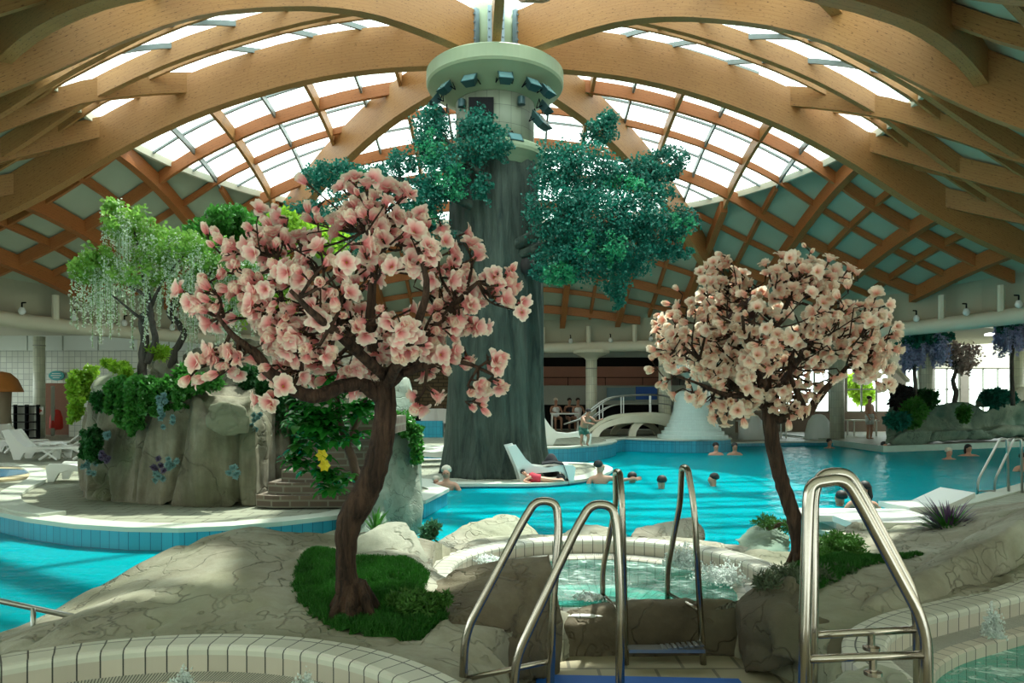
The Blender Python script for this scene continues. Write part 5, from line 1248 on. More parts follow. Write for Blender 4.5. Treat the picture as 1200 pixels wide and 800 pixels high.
wallbox('wall_front',(-26,-7.5),(30,-7.5),-.4,.7,.3,M['beige']); wallbox('wall_front',(-26,-7.5),(30,-7.5),1.5,4.2,.3,M['beige']); wallbox('wall_front',(-26,-7.5),(-14,-7.5),.7,1.5,.3,M['beige']); wallbox('wall_front',(14,-7.5),(30,-7.5),.7,1.5,.3,M['beige'])
o=thing('window_9',None,None,(0,-7.5,.7)); o['kind']='structure'; m=MB()  # unseen window band behind the camera, added as frontal fill light
for k in range(15): m.box((-14+2*k,-7.4,1.1),(.12,.1,.8))
for zz_ in (.75,1.45): m.box((0,-7.4,zz_),(28,.1,.1))
m.build('window_frame',M['parapet'],o); m=MB(); m.box((0,-7.38,1.1),(28,.01,.8)); m.build('pane',M['glass'],o)
wallbox('wall_right',(28,-7.5),(28,35),-.4,4.2,.3,M['beige']); o=wallbox('wall_back',(-26,38),(10,38),-.4,4.2,.3,M['beige'])
# white planked band over the tiled wall
m=MB(); 
for k in range(9): m.box((-20.5+k*1.35,27.7,3.82),(1.30,.1,.56))
o=m.build('trim_4',M['white_wall']); o['kind']='structure'
wallbox('trim_5',(-14.25,27.6),(-13.85,27.6),.2,4.2,.3,M['cream'])
# wall far-left to behind tower: brown brick wall
def bw():
    m,t=nt('brown_brick_wall'); v=tc(t,'UV'); b=t.nodes.new('ShaderNodeTexBrick'); t.links.new(v,b.inputs['Vector']); b.inputs['Color1'].default_value=(.16,.10,.055,1); b.inputs['Color2'].default_value=(.23,.16,.09,1); b.inputs['Mortar'].default_value=(.07,.05,.03,1)
    setin(b,Scale=1,Mortar_Size=.02,Brick_Width=.45,Row_Height=.16); finish(t,b.outputs['Color'],.8); return m
wallbox('wall_back',(-9.5,31.5),(-1.5,31.5),1.3,4.2,.3,bw())
wallbox('wall_back',(-9.5,27.9),(-9.5,36),-.2,4.2,.3,M['small_tile'])
wallbox('wall_back',(-9.5,36.5),(12,36.5),-.2,4.2,.3,M['dark'])
# gallery behind the footbridge
wallbox('wall_back',(.2,34.5),(7.6,34.5),2.25,3.25,.2,M['pink_lit_wall'])
o=wallbox('trim_6',(.2,31.2),(9.5,31.2),1.66,2.28,.25,M['parapet'])
wallbox('floor_8',(.2,31.2),(9.5,31.2),1.45,1.66,5.2,M['parapet'])
wallbox('wall_back',(7.6,31.2),(9.6,31.2),-.2,4.2,5,M['parapet'])
wallbox('trim_7',(-1.5,30.4),(9.5,30.4),3.45,4.1,.4,M['parapet'])
o=thing('balcony_railing','thin dark railing on the gallery parapet behind the footbridge','railing',(4,31.0,2.28))
m=MB(); m.tube([(.3,31.1,2.62),(7.6,31.1,2.62)],.02,6); m.build('top_rail',M['black'],o)
for k in range(5): m=MB(); m.tube([(.8+k*1.6,31.1,2.28),(.8+k*1.6,31.1,2.62)],.016,6); m.build('post',M['black'],o)
def panel(name,label,cat,px0,px1,py0,py1,d,mat,th=.04):
    a=P(px0,py0,d);b=P(px1,py1,d); m=MB(); m.box(((a.x+b.x)/2,d,(a.z+b.z)/2),(abs(b.x-a.x),th,abs(a.z-b.z))); o=m.build(name,mat); tag(o,label,cat); return o
panel('banner','pale blue-grey banner on the gallery parapet between the two columns','banner',711,744,454,469,31,simple('pale_blue_banner',(.16,.26,.30),.6))
panel('banner','saturated blue banner on the gallery parapet beside the right column','banner',745,770,453,468,31,M['bluepanel'])
# far right wall with windows
DW=34.0
def wx(px): return (px-600)/F*DW
def wz(py): return E-(py-470)/F*DW
zs0,zs1=wz(483),wz(431)
wallbox('wall_right',(9.6,DW),(wx(1230),DW),zs1,4.3,.25,M['beige']); wallbox('wall_right',(9.6,DW),(wx(1230),DW),-.2,zs0,.25,simple('brown_low_wall',(.20,.15,.11),.8))
wins=[(902,973),(993,1046),(1062,1078),(1096,1126),(1136,1206)]
prev=9.6
for k,(a,b) in enumerate(wins):
    wallbox('wall_right',(prev,DW),(wx(a),DW),zs0,zs1,.25,simple('window_pier',(.26,.24,.20),.8)); prev=wx(b)
    o=thing('window_%d'%(k+1),None,None,(wx(a),DW,zs0)); o['kind']='structure'
    m=MB(); W_=wx(b)-wx(a); nn=max(1,round(W_/.72))
    for j in range(nn+1): m.box((wx(a)+W_*j/nn,DW+.1,(zs0+zs1)/2),(.07,.07,zs1-zs0))
    for z in (zs0+.03,zs0+(zs1-zs0)*.52,zs1-.03): m.box((wx(a)+W_/2,DW+.1,z),(W_,.07,.06))
    fr_=m.build('window_frame',M['parapet'],o); m=MB(); m.box((wx(a)+W_/2,DW+.12,(zs0+zs1)/2),(W_,.01,zs1-zs0)); m.build('pane',M['glass'],fr_)
wallbox('wall_right',(prev,DW),(30,DW),zs0,zs1,.25,M['beige'])
shrub('outdoor_tree','yellow-green tree seen outside through the window left of the planter',[(P(1005,452,37),(.55,.4,.55),4),(P(1012,462,37),(.5,.4,.5),2)],M['outgreen'],60,.2,51,cat='tree')
o=thing('slanted_beam','pale slanted support beam beside the lilac wisteria on the far right wall','beam',P(1062,445,31)); m=MB(); m.beam([P(1010,395,31),P(1064,448,31)],.15,.3); m.build('strut',M['beige'],o)
for px,py,lb in ((1052,388,'left one of two small round downlights under the gallery ceiling at right'),(1160,392,'right one of two small round downlights under the gallery ceiling at right')):
    m=MB(); c=P(px,py,24.5); m.lathe([(.16,-.03),(.16,.03),(.05,.06)],16,c)
    em=bpy.data.materials.get('lampglow')
    if not em:
        em,t=nt('lampglow'); e=t.nodes.new('ShaderNodeEmission'); e.inputs[1].default_value=3; o2=t.nodes.new('ShaderNodeOutputMaterial'); t.links.new(e.outputs[0],o2.inputs[0])
    o=m.build('downlight',em); tag(o,lb,'lamp')
# signs, shelves, doorway items at the left
a=P(66,440,27.8); m=MB(); m.lathe([(.30,-.02),(.30,.02)],20,(0,0,0)); m.v=[(x*1,z,y*.62) for x,y,z in m.v]; m.v=[(x+a.x,y+27.82,z+a.z) for x,y,z in m.v]; o=m.build('oval_sign',M['teal_sign']); tag(o,'teal oval sign on the tiled wall above the doorway','sign')
m=MB(); 
for k,w_ in enumerate((.32,.40,.26)): m.box((a.x,27.79,a.z+.08-k*.08),(w_,.01,.028))
m.build('lettering',M['white_wall'],o)
a=P(46.5,481,26.75); o=thing('first_aid_sign','white square sign with a red cross on the slim left column','sign',a); m=MB(); m.box(a,(.26,.02,.28)); m.build('plate',M['white_pl'],o); m=MB(); m.box(a+Vector((0,-.015,0)),(.17,.01,.055)); m.box(a+Vector((0,-.015,0)),(.055,.01,.17)); m.build('cross',M['red'],o)
a=P(27,510,26.5); o=thing('shelf_unit','black open shelf unit against the left tiled wall','shelf',a); 
m=MB()
for k in range(3): m.box((a.x-.42+k*.42,26.7,.85),(.05,.16,1.25)); 
m.build('uprights',M['black'],o)
for k in range(5): m=MB(); m.box((a.x,26.6,.26+k*.29),(.86,.4,.03)); m.build('shelf_board',M['black'],o)
m=MB(); m.box((a.x,26.82,.85),(.86,.02,1.2)); m.build('back_panel',M['parapet'],o)
a=P(2,440,24); o=thing('mushroom_hut','orange mushroom-shaped play hut at the far left edge','play hut',(a.x,24,.25)); m=MB(); m.lathe([(.62,0),(.58,.12),(.45,.42),(.25,.62),(0,.68)],24,(a.x,24,P(0,459,24).z)); m.build('cap',M['orange'],o,smooth=True); m=MB(); m.lathe([(.32,0),(.26,.9),(.28,P(0,459,24).z-.25)],18,(a.x,24,.25)); m.build('stalk',simple('tan_stalk',(.34,.28,.2),.7),o,smooth=True)
a=P(66,492,28.6); m=MB(); m.lathe([(.16,-.38),(.24,-.3),(.22,.1),(.14,.36),(.05,.42)],14,a); o=m.build('red_jacket',M['red'],smooth=True); tag(o,'red jacket hanging in the doorway at far left','jacket')
panel('door_1','','',60,64,452,512,28.4,M['parapet'])['kind']='structure'
# ================================================================ fountain cone, footbridge
cx_,cyy=(812-600)/F*23.4,23.45
o=thing('fountain_cone','pale tiled bell-shaped fountain cone on the far pool edge','fountain',(cx_,cyy,.42)); m=MB()
pro=[];zz=0;
rr_=[1.12,1.0,.90,.82,.76,.71,.67,.64,.615,.595,.58,.57,.56]
for k,r_ in enumerate(rr_): pro += [(r_,.0+k*.115),(r_-.012,.0+k*.115+.108)]
pro.append((.30,1.52)); m.lathe(pro,64,(cx_,cyy,.42))
for k in range(len(m.uv)): m.uv[k]=[(u*6,vv) for u,vv in m.uv[k]]
m.build('stepped_cone',M['cone_tile'],o); m=MB(); m.lathe([(.2,1.9),(.22,2.3),(.5,2.5),(.95,2.55),(.7,2.7),(.2,2.8)],40,(cx_,cyy,.05)); m.build('mushroom_top',M['cone_tile'],o)
fb_=thing('footbridge','small arched white concrete footbridge with steel railings beside the fountain cone','bridge',(3.2,24.2,.42))
def archrib(px0,px1,pyb,pyt,d0,d1,w,th,nm='arch_rib'):
    m=MB(); n=20; top=[];bot=[]
    vs=[]
    for i in range(n+1):
        a=PI*i/n; x=(px0+px1)/2-(px1-px0)/2*math.cos(a); y=pyb-(pyb-pyt)*math.sin(a)**.8; t=i/n; d=d0+(d1-d0)*t
        p=P(x,y,d); c=P((px0+px1)/2,pyb,d); q=p+(p-c).normalized()*th
        for dy in (0,w): vs+= [p+Vector((0,dy,0)),q+Vector((0,dy,0))]
    fs=[]
    for i in range(n):
        b=i*4
        fs += [(b,b+4,b+5,b+1),(b+2,b+3,b+7,b+6),(b+1,b+5,b+7,b+3),(b,b+2,b+6,b+4)]
    fs += [(0,1,3,2),(n*4,n*4+2,n*4+3,n*4+1)]
    m.add(vs,fs); return m.build(nm,M['cream'],fb_)
archrib(702,795,514,495,24.4,25.3,.25,.26); archrib(745,800,514,492,24.75,25.4,.25,.24); archrib(722,768,513,497,26.0,26.0,.25,.2)
m=MB(); dk=spline([P(672,518,24.6),P(690,503,24.7),P(712,488,24.8),(P(740,484,25.0)),P(775,484,25.2),P(800,490,25.4)],5)
vs=[];fs=[]
for i,p in enumerate(dk):
    for q in (p,p+Vector((.25,1.1,0)),p+Vector((.25,1.1,-.14)),p+Vector((0,0,-.14))): vs.append(q)
for i in range(len(dk)-1):
    for k in range(4): k2=(k+1)%4; fs.append((i*4+k,i*4+k2,i*4+4+k2,i*4+4+k))
m.add(vs,fs); m.build('walkway',M['cream'],fb_)
for off,nm in ((Vector((0,0,0)),0),(Vector((.25,1.1,0)),1)):
    m=MB(); pts=[p+off+Vector((0,0,.62)) for p in dk]; pts=[P(661,497,24.5)+off]+pts[2:]; m.tube(pts,.03,8); pts2=[p+off+Vector((0,0,.33)) for p in dk[2:]]; m.tube(pts2,.018,6); m.build('hand_rail',M['chrome_b'],fb_,smooth=True)
    for k in range(3,len(dk),5): m=MB(); m.tube([dk[k]+off,dk[k]+off+Vector((0,0,.62))],.022,6); m.build('railing_post',M['chrome_b'],fb_)
# ================================================================ loungers
def shell(m,prof,w,th):
    """side profile (y,z) swept across width w along x"""
    n=len(prof); vs=[]
    for x in (-w/2,w/2):
        for (y,z) in prof: vs.append((x,y,z))
        for (y,z) in prof: vs.append((x,y,z-th))
    N2=2*n; fs=[]
    for i in range(n-1):
        fs += [(i,i+1,N2+i+1,N2+i),(n+i,N2+n+i,N2+n+i+1,n+i+1),(i,n+i,n+i+1,i+1),(N2+i,N2+i+1,N2+n+i+1,N2+n+i)]
    fs += [(0,N2,N2+n,n),(n-1,2*n-1,N2+2*n-1,N2+n-1)]
    m.add(vs,fs)
def plate(m,poly,x,th):
    vs=[(x-th/2,y,z) for y,z in poly]+[(x+th/2,y,z) for y,z in poly]; n=len(poly); m.add(vs,[list(range(n)),[n+i for i in range(n-1,-1,-1)]]+[(i,n+i,n+(i+1)%n,(i+1)%n) for i in range(n)])
def moulded(label,loc,rz,s=1,mat='white_pl'):
    o=thing('moulded_lounger',label,'lounger',loc,rz); m=MB(); shell(m,[(-.75*s,.34*s),(-.35*s,.33*s),(.05*s,.28*s),(.30*s,.33*s),(.55*s,.62*s),(.72*s,.86*s)],.62*s,.045); m.build('seat_shell',M[mat],o,local=True)
    for sx in (-1,1):
        m=MB(); plate(m,[(a_*s,b_*s) for a_,b_ in [(-.78,.32),(-.74,0),(-.62,0),(-.52,.18),(-.35,.24),(.0,.21),(.25,.19),(.36,0),(.54,0),(.62,.28),(.86,.84),(.66,.88),(.42,.54),(.22,.37),(-.1,.33),(-.4,.38),(-.7,.39)]],sx*.29*s,.05); m.build('side_leg',M[mat],o,local=True)
    return o
def flatl(label,loc,rz,s=1,back=.45):
    o=thing('sun_lounger',label,'lounger',loc,rz); m=MB(); shell(m,[(-.95*s,.36*s),(-.2*s,.35*s),(.35*s,.36*s),(.95*s,(.36+back)*s)],.62*s,.04); m.build('bed',M['white_pl'],o,local=True)
    for sx in (-1,1):
        for y0_,y1_ in ((-.7,-.25),(-.25,-.7),(.15,.6),(.6,.15)):
            m=MB(); m.tube([(sx*.27*s,y0_*s,.02),(sx*.27*s,y1_*s,.34*s)],.028,6); m.build('leg',M['white_pl'],o,local=True)
    return o
g=G(30,531,ZI); moulded('white moulded lounger at far left, furthest from the rock bluff',(P(24,500,19.5).x,19.5,ZI),math.radians(80),.85)
moulded('white moulded chair with wide legs in front of the striped lounger group at far left',(P(46,500,17).x,17,ZI),math.radians(95),.8)
flatl('white lounger with crossed legs beside the bluff, nearest of the far left group',(P(78,500,16.6).x,16.8,ZI),math.radians(-82),.85)
flatl('white lounger with raised back behind the nearest one of the far left group',(P(68,500,19).x,19,ZI),math.radians(-70),.85,.5)
moulded('white lounger end peeping out behind the left edge of the bluff',(P(104,500,12.3).x,12.4,ZI),math.radians(-85),.8)
flatl('white lounger with lowered back on the far left deck, beside the orange hut',(P(8,500,19).x,19,ZI),math.radians(75),1.0,.3)
o=thing('towel','folded white and pink towel on the lounger at far left','towel',P(62,512,16.8)); m=MB(); shell(m,[(-.2,.05),(0,.08),(.2,.03)],.4,.04); m.v=[tuple(Vector(v_)+P(62,521,16.7)) for v_ in m.v]; m.build('cloth',M['suit_w'],o)
moulded('white moulded lounger standing against the tower trunk on the small island',(P(634,560,13.95).x,13.98,.08),math.radians(-82)+PI,.80)
moulded('white moulded lounger on the deck behind the tower, left of the boy',(P(662,500,19.6).x,19.8,.42),math.radians(90),.92)
o=thing('black_towel','black towel draped over the foot of the island lounger','towel',P(656,545,13.98)); m=MB(); a=P(652,543,13.98); shell(m,[(-.28,.02),(-.05,.05),(.12,.02),(.2,-.22),(.24,-.42)],.45,.03); m.v=[tuple(Matrix.Rotation(-PI/2,3,'Z')@Vector(v_)+a) for v_ in m.v]; m.build('cloth',M['black_cloth'],o)
o=thing('bag','black bag standing behind the island lounger at the trunk','bag',P(646,552,14.45)); m=MB(); m.lathe([(.12,0),(.17,.06),(.15,.3),(.08,.42),(.03,.46)],14,(P(646,552,14.4).x,14.45,.10)); m.build('bag_body',M['black_cloth'],o,smooth=True)
def lowbed(label,loc,rz,L,w,back=0):
    o=thing('low_lounger',label,'lounger',loc,rz); m=MB(); pr=[(-L/2,.17),(L/2-.45,.17),(L/2,.17+back)]; shell(m,pr,w,.07); m.build('bed',M['white_pl'],o,local=True)
    for y in (-L/2+.12,0,L/2-.5): m=MB(); m.box((0,y,.05),(w*.86,.10,.10)); m.build('foot',M['white_pl'],o,local=True)
    return o
lowbed('flat low white lounger on the right deck just right of the nearest handrails',(P(1000,608,8.85).x,8.85,.08),math.radians(86),1.5,.62)
lowbed('white low lounger with raised back on the right deck above the spiky plant',(P(1085,600,9.6).x,9.6,.08),math.radians(-80),.95,.6,.17)
lowbed('narrow white low lounger on the right deck behind the long rock, nearest the spiky plant',(P(1060,622,8.1).x,8.2,.10),math.radians(88),1.3,.5)
for k,(px,py,d) in enumerate([(882,505,28.5),(905,507,29),(1010,506,29.5)]):
    o=thing('cafe_table',['white table beside the water curtain, left one','white table beside the water curtain, right one','white table left of the rock planter'][k],'table',(P(px,py,d).x,d,.1)); x=P(px,py,d).x
    m=MB(); m.box((x,d,.82),(1.1,.7,.05)); m.build('table_top',M['white_pl'],o)
    for sx in (-1,1):
        for sy in (-1,1): m=MB(); m.tube([(x+sx*.45,d+sy*.28,.1),(x+sx*.45,d+sy*.28,.8)],.03,6); m.build('leg',M['white_pl'],o)
for k,(px,lb) in enumerate(((958,'white water curtain falling from a mushroom, left of the poolside column'),(880,'white water curtain behind the right magnolia trunk'))):
    c=(P(px,500,28).x,27.9,.1); o=thing('water_curtain',lb,'fountain',c); m=MB(); m.lathe([(.50,.0),(.46,.35),(.36,.75),(.22,.95),(.1,1.0)],40,c,wob=lambda a,z:1+.05*math.sin(17*a)); m.build('falling_water',M['foamw'],o,smooth=True)
for k,(px,d) in enumerate([(500,27),(516,27.5),(524,26.6)]):
    o=thing('white_chair',['white plastic chair behind the rock pillar, left of the tower, leftmost','white plastic chair left of the tower, second from the trunk','white plastic chair right next to the tower trunk on its left'][k],'chair',(P(px,490,d).x,d,.42),.4*k); m=MB(); shell(m,[(-.25,.42),(.2,.40),(.3,.9)],.5,.04); m.build('seat_shell',M['white_pl'],o,local=True)
    for sx in (-1,1):
        for sy in (-.2,.2): m=MB(); m.tube([(sx*.22,sy,0),(sx*.2,sy,.4)],.025,6); m.build('leg',M['white_pl'],o,local=True)
o=wallbox('trim_8',(-4.5,24.0),(-2.3,24.0),.0,.95,.3,M['pool_side'])
for k,(px,py,d,c) in enumerate([(512,545,17.5,'turquoise'),(505,520,19.0,'white')]):
    pass
moulded('turquoise-white moulded lounger behind the rock pillar, left of the tower',(P(508,540,17.2).x,17.2,.08),math.radians(-70),1.0)
moulded('white lounger stacked behind the first one left of the tower',(P(516,530,19).x,18.6,.08),math.radians(-75),1.0)
# ================================================================ right planter
rock('rock_planter','long green-grey rock planter wall rising from the far right pool edge',[pp((1036,521,23.2),(1036,482,23.6),(1048,474,24.0),(1100,476,24.4),(1100,518,24.3),(1060,500,26),(1050,476,26)),pp((1090,518,24.2),(1095,474,24.6),(1150,472,25.2),(1165,514,25.6),(1120,474,27),(1140,510,27)),pp((1150,515,25.4),(1155,480,25.2),(1170,468,25.6),(1240,470,27),(1240,510,27.4),(1170,472,28),(1240,470,29)),pp((1033,520,22.9),(1060,505,23.0),(1130,503,24.2),(1220,498,26.2),(1220,510,26.2),(1130,515,24.4),(1045,524,23.0),(1060,510,24.5),(1220,505,28))],M['rock_plant'],.09,.12,.7,51,smooth=2,crease=.1)
m=MB(); pl=[(P(1036,520,22.7).x,22.75),(P(1110,520,23.8).x,23.8),(P(1205,515,25.6).x,25.6),(20,27),(20,33.5),(11.6,33.5),(11.6,24)]; m.prism(pl,-1.2,.2,0,1); o=m.build('floor_9',[M['deck'],simple('planter_tile',(.45,.62,.54),.4)]); o['kind']='structure'
rock('boulder','small rock lump on top of the planter right of the little pink tree',[pp((1140,478,25.5),(1145,463,26),(1165,460,26),(1175,476,25.6),(1160,470,27))],M['rock_plant'],.06,.05,1.5,52)
rock('boulder','pale rock lump on the planter at the right edge of the photo',[pp((1185,470,25.5),(1190,452,26),(1205,452,26),(1210,470,26),(1195,462,27))],M['rock_pale'],.06,.05,1.5,53)
wisteria('lilac_wisteria','lilac wisteria umbrella tree on the planter in front of the wide capital',[[(1073,478,23.9,.07),(1072,440,23.9,.06),(1073,410,23.9,.05),(1073,398,23.9,.03)],[(1073,402,23.9,.04),(1090,394,23.9,.02)],[(1073,402,23.9,.03),(1062,396,23.9,.02)]],els(23.9,(1087,396,0,26,.6,6,5),(1066,402,0,10,.4,6,2)),110,M['lilac'],M['leaf_teal'],52,(.4,.95),12,.13,fs=.07)
wisteria('lilac_wisteria','lilac wisteria umbrella tree at the right edge of the photo',[[(1187,475,23.9,.07),(1186,430,23.9,.06),(1187,400,23.9,.04),(1188,384,23.9,.03)],[(1187,390,23.9,.03),(1178,382,23.9,.02)]],els(23.9,(1190,380,0,18,.6,6,4),(1176,384,0,6,.4,5,1)),80,M['lilac'],M['leaf_teal'],53,(.4,.9),12,.13,fs=.07)
sm=thing('small_blossom_tree','small pink-grey blossom tree with a bare dark trunk on the far right planter','tree',P(1118,478,25))
m=MB(); limb([(1116,478,25,.09),(1120,462,25,.08),(1117,445,25,.07),(1122,430,25,.05),(1127,415,25,.03)],m); m.build('trunk',M['bark_grey'],sm,smooth=True)
m=MB()
for q in [(1108,412),(1115,404),(1130,400),(1142,412),(1145,425),(1105,422)]: limb([(1121,432,25,.04),((1121+q[0])/2,(430+q[1])/2,24.9,.025),(q[0],q[1],25,.01)],m,6,3)
m.build('branches',M['bark_grey'],sm,smooth=True)['kind']='stuff'
ee=els(25,(1126,416,0,20,.5,16,5),(1130,432,0,10,.3,8,1)); L_,D_=cloud([(e[0],e[1],e[2]) for e in ee],np.random.RandomState(9),16,.1,.1); 
b=scatter_mesh('blossoms',[(-.5,0,.3),(0,.25,0),(.5,0,.3),(0,.1,1)],[(0,1,2,3)],rot_mats(D_,scale=.085*nrs.uniform(.7,1.3,len(L_))),L_,simple('dusty_pink_petals',(.50,.38,.34),.6,trans=.2),parent=sm); b['kind']='stuff'
shrub('planter_bush','very dark rounded bush at the left end of the planter behind the fern',[E_(1058,462,24.2,12,.4,9,3),E_(1052,474,24.0,10,.3,8,2)],simple('blackish_leaves',(.012,.012,.012),.8),40,.11,54)
shrub('planter_fern','bright green fern spilling over the left part of the planter',[E_(1072,480,23.3,12,.3,11,4),E_(1068,492,23.1,8,.2,8,2)],M['leaf_green'],34,.14,55,wid=.2,droop=.5)
shrub('planter_fern','dark green plant on the planter behind the bright fern',[E_(1085,468,24.2,10,.4,10,3)],M['leaf_deep'],34,.14,56,wid=.3)
shrub('planter_fern','small green fern hanging below the little pink tree',[E_(1130,484,24.0,6,.2,10,2)],M['leaf_green'],34,.12,57,wid=.2,droop=.6)
shrub('planter_bush','teal green bush on the planter right of the little pink tree',[E_(1166,466,25,12,.4,10,4),E_(1182,466,25.3,8,.3,6,1)],M['leaf_teal'],34,.12,58)
shrub('planter_fern','dark teal fern covering the left corner of the planter wall',[E_(1052,492,23.0,14,.25,9,3)],M['leaf_teal'],30,.12,59,wid=.25,droop=.5)

# ================================================================ people
def person(label,loc,rz,joints,skin='skin',hair='hair_d',clothes=None,s=1.0,hairlen=0,fingers=True):
    """joints: dict of positions in metres; missing ones are derived. one continuous skinned body"""
    J=joints; o=thing('person',label,'person',loc,rz)
    V=[];Ed=[];Rd=[]
    def add(p,r,par=None):
        V.append(tuple(Vector(p)*s)); Rd.append(r*s); 
        if par is not None: Ed.append((par,len(V)-1))
        return len(V)-1
    pel=add(J['pelvis'],.135); wa=add(J['waist'],.125,pel); ch=add(J['chest'],.15,wa); nk=add(J['neck'],.06,ch); h=Vector(J['head']); n_=Vector(J['neck']); up=(h-n_).normalized()
    a=add(n_+up*.05,.055,nk); b=add(h-up*.06,.072,a); c=add(h+up*.0,.088,b); e=add(h+up*.09,.07,c)
    fd=Vector(J.get('face',(0,-1,0))).normalized(); add(h-up*.01+fd*.088,.018,c)
    for sd in ('L','R'):
        if 'sh'+sd in J:
            sh=add(J['sh'+sd],.062,ch); el_=add(J['el'+sd],.042,sh); wr=add(J['wr'+sd],.028,el_); dv=(Vector(J['wr'+sd])-Vector(J['el'+sd])).normalized(); pm=add(Vector(J['wr'+sd])+dv*.05,.032,wr)
            if fingers:
                sp=dv.orthogonal().normalized(); q=Vector(J['wr'+sd])
                for i,(o_,L) in enumerate(((-.03,.07),(-.01,.085),(.012,.08),(.032,.06))): k1=add(q+dv*(.09)+sp*o_,.011,pm); add(q+dv*(.09+L*.6)+sp*o_*1.1-fd*-.01,.009,k1)
                add(q+dv*.06+sp*-.06,.011,pm)
        if 'hip'+sd in J:
            hp=add(J['hip'+sd],.09,pel); kn=add(J['kn'+sd],.06,hp); an=add(J['an'+sd],.04,kn); add(J['to'+sd],.032,an)
    me=bpy.data.meshes.new('body'); me.from_pydata(V,Ed,[]); ob=bpy.data.objects.new('tmp',me); COL.objects.link(ob)
    sk=ob.modifiers.new('s','SKIN'); 
    for i,r in enumerate(Rd): me.skin_vertices[0].data[i].radius=(r,r*(.72 if i in(0,1,2) else 1))
    me.skin_vertices[0].data[0].use_root=True
    su=ob.modifiers.new('u','SUBSURF'); su.levels=2; su.render_levels=2
    dg=bpy.context.evaluated_depsgraph_get(); m2=bpy.data.meshes.new_from_object(ob.evaluated_get(dg),depsgraph=dg); bpy.data.objects.remove(ob)
    m2.name='body'; m2.materials.clear(); m2.materials.append(M[skin]); m2.polygons.foreach_set('use_smooth',[True]*len(m2.polygons))
    link('body',m2,o,local=True)
    m=MB(); hh=(h+up*.045-fd*.034)*s; n=14
    m.lathe([(.05,-.035),(.086,-.02),(.096,.01),(.090,.045),(.066,.08),(.03,.098),(0,.102)],n,(0,0,0),wob=lambda a,z:1)
    Q=up.to_track_quat('Z','Y').to_matrix(); m.v=[tuple(Q@(Vector(v_)*s)+hh) for v_ in m.v]
    if hairlen: m.tube([hh-fd*.06*s,hh-fd*.10*s-Vector((0,0,hairlen*.5*s)),hh-fd*.08*s-Vector((0,0,hairlen*s))],[.07*s,.06*s,.03*s],10)
    m.build('hair',M[hair],o,smooth=True,local=True)
    # eyes
    m=MB(); sdv=fd.cross(up).normalized()
    for k in (-1,1): m.lathe([(0,-.008),(.009,0),(0,.008)],6,(h+fd*.083+sdv*.033*k+up*.005)*s)
    m.build('eyes',M['black'],o,local=True)
    for (nm,mt,kind) in (clothes or []):
        m=MB()
        pe,wa_,ch_=Vector(J['pelvis']),Vector(J['waist']),Vector(J['chest'])
        if kind=='shorts':
            ax=(wa_-pe).normalized(); m.tube([(pe+ax*.10)*s,(pe)*s,(pe-ax*.06)*s],[.15*s,.165*s,.16*s],14)
            for sd in 'LR':
                if 'hip'+sd in J: a_,b_=Vector(J['hip'+sd]),Vector(J['kn'+sd]); m.tube([a_*s,a_.lerp(b_,.65)*s],[.11*s,.095*s],12)
        else:
            ax=(ch_-wa_).normalized(); m.tube([(pe+ax*.02)*s,wa_*s,ch_*s,(ch_+ax*.09)*s],[.15*s,.145*s,.175*s,.12*s],16)
        m.build(nm,M[mt],o,smooth=True,local=True)
    return o
def swim(depth=1.32,arms='side',lean=0.0,turn=(0,-1,0)):
    """standing in water: z=0 is the water surface, `depth` = height of neck above the feet minus water"""
    z=lambda h:h-depth-.09; l=lean
    J=dict(pelvis=(0,0,z(.93)),waist=(0,l*.1,z(1.08)),chest=(0,l*.2,z(1.28)),neck=(0,l*.3,z(1.44)),head=(0,l*.35-.01,z(1.575)),face=turn,
     shL=(-.17,l*.28,z(1.37)),shR=(.17,l*.28,z(1.37)),hipL=(-.09,0,z(.86)),hipR=(.09,0,z(.86)),knL=(-.1,-.03,z(.48)),knR=(.1,-.03,z(.48)),anL=(-.1,.03,z(.08)),anR=(.1,.03,z(.08)),toL=(-.1,-.12,z(.03)),toR=(.1,-.12,z(.03)))
    if arms=='side': J.update(elL=(-.30,-.03,z(1.13)),elR=(.30,-.03,z(1.13)),wrL=(-.36,-.2,z(1.02)),wrR=(.36,-.2,z(1.02)))
    elif arms=='out': J.update(elL=(-.42,-.05,z(1.30)),elR=(.40,-.08,z(1.28)),wrL=(-.62,-.15,z(1.27)),wrR=(.60,-.2,z(1.27)))
    elif arms=='right': J.update(elL=(-.28,-.05,z(1.13)),elR=(.42,.0,z(1.33)),wrL=(-.3,-.2,z(1.05)),wrR=(.66,-.05,z(1.36)))
    return J
def at(px,wl,z=0): g=G(px,wl,z); return g
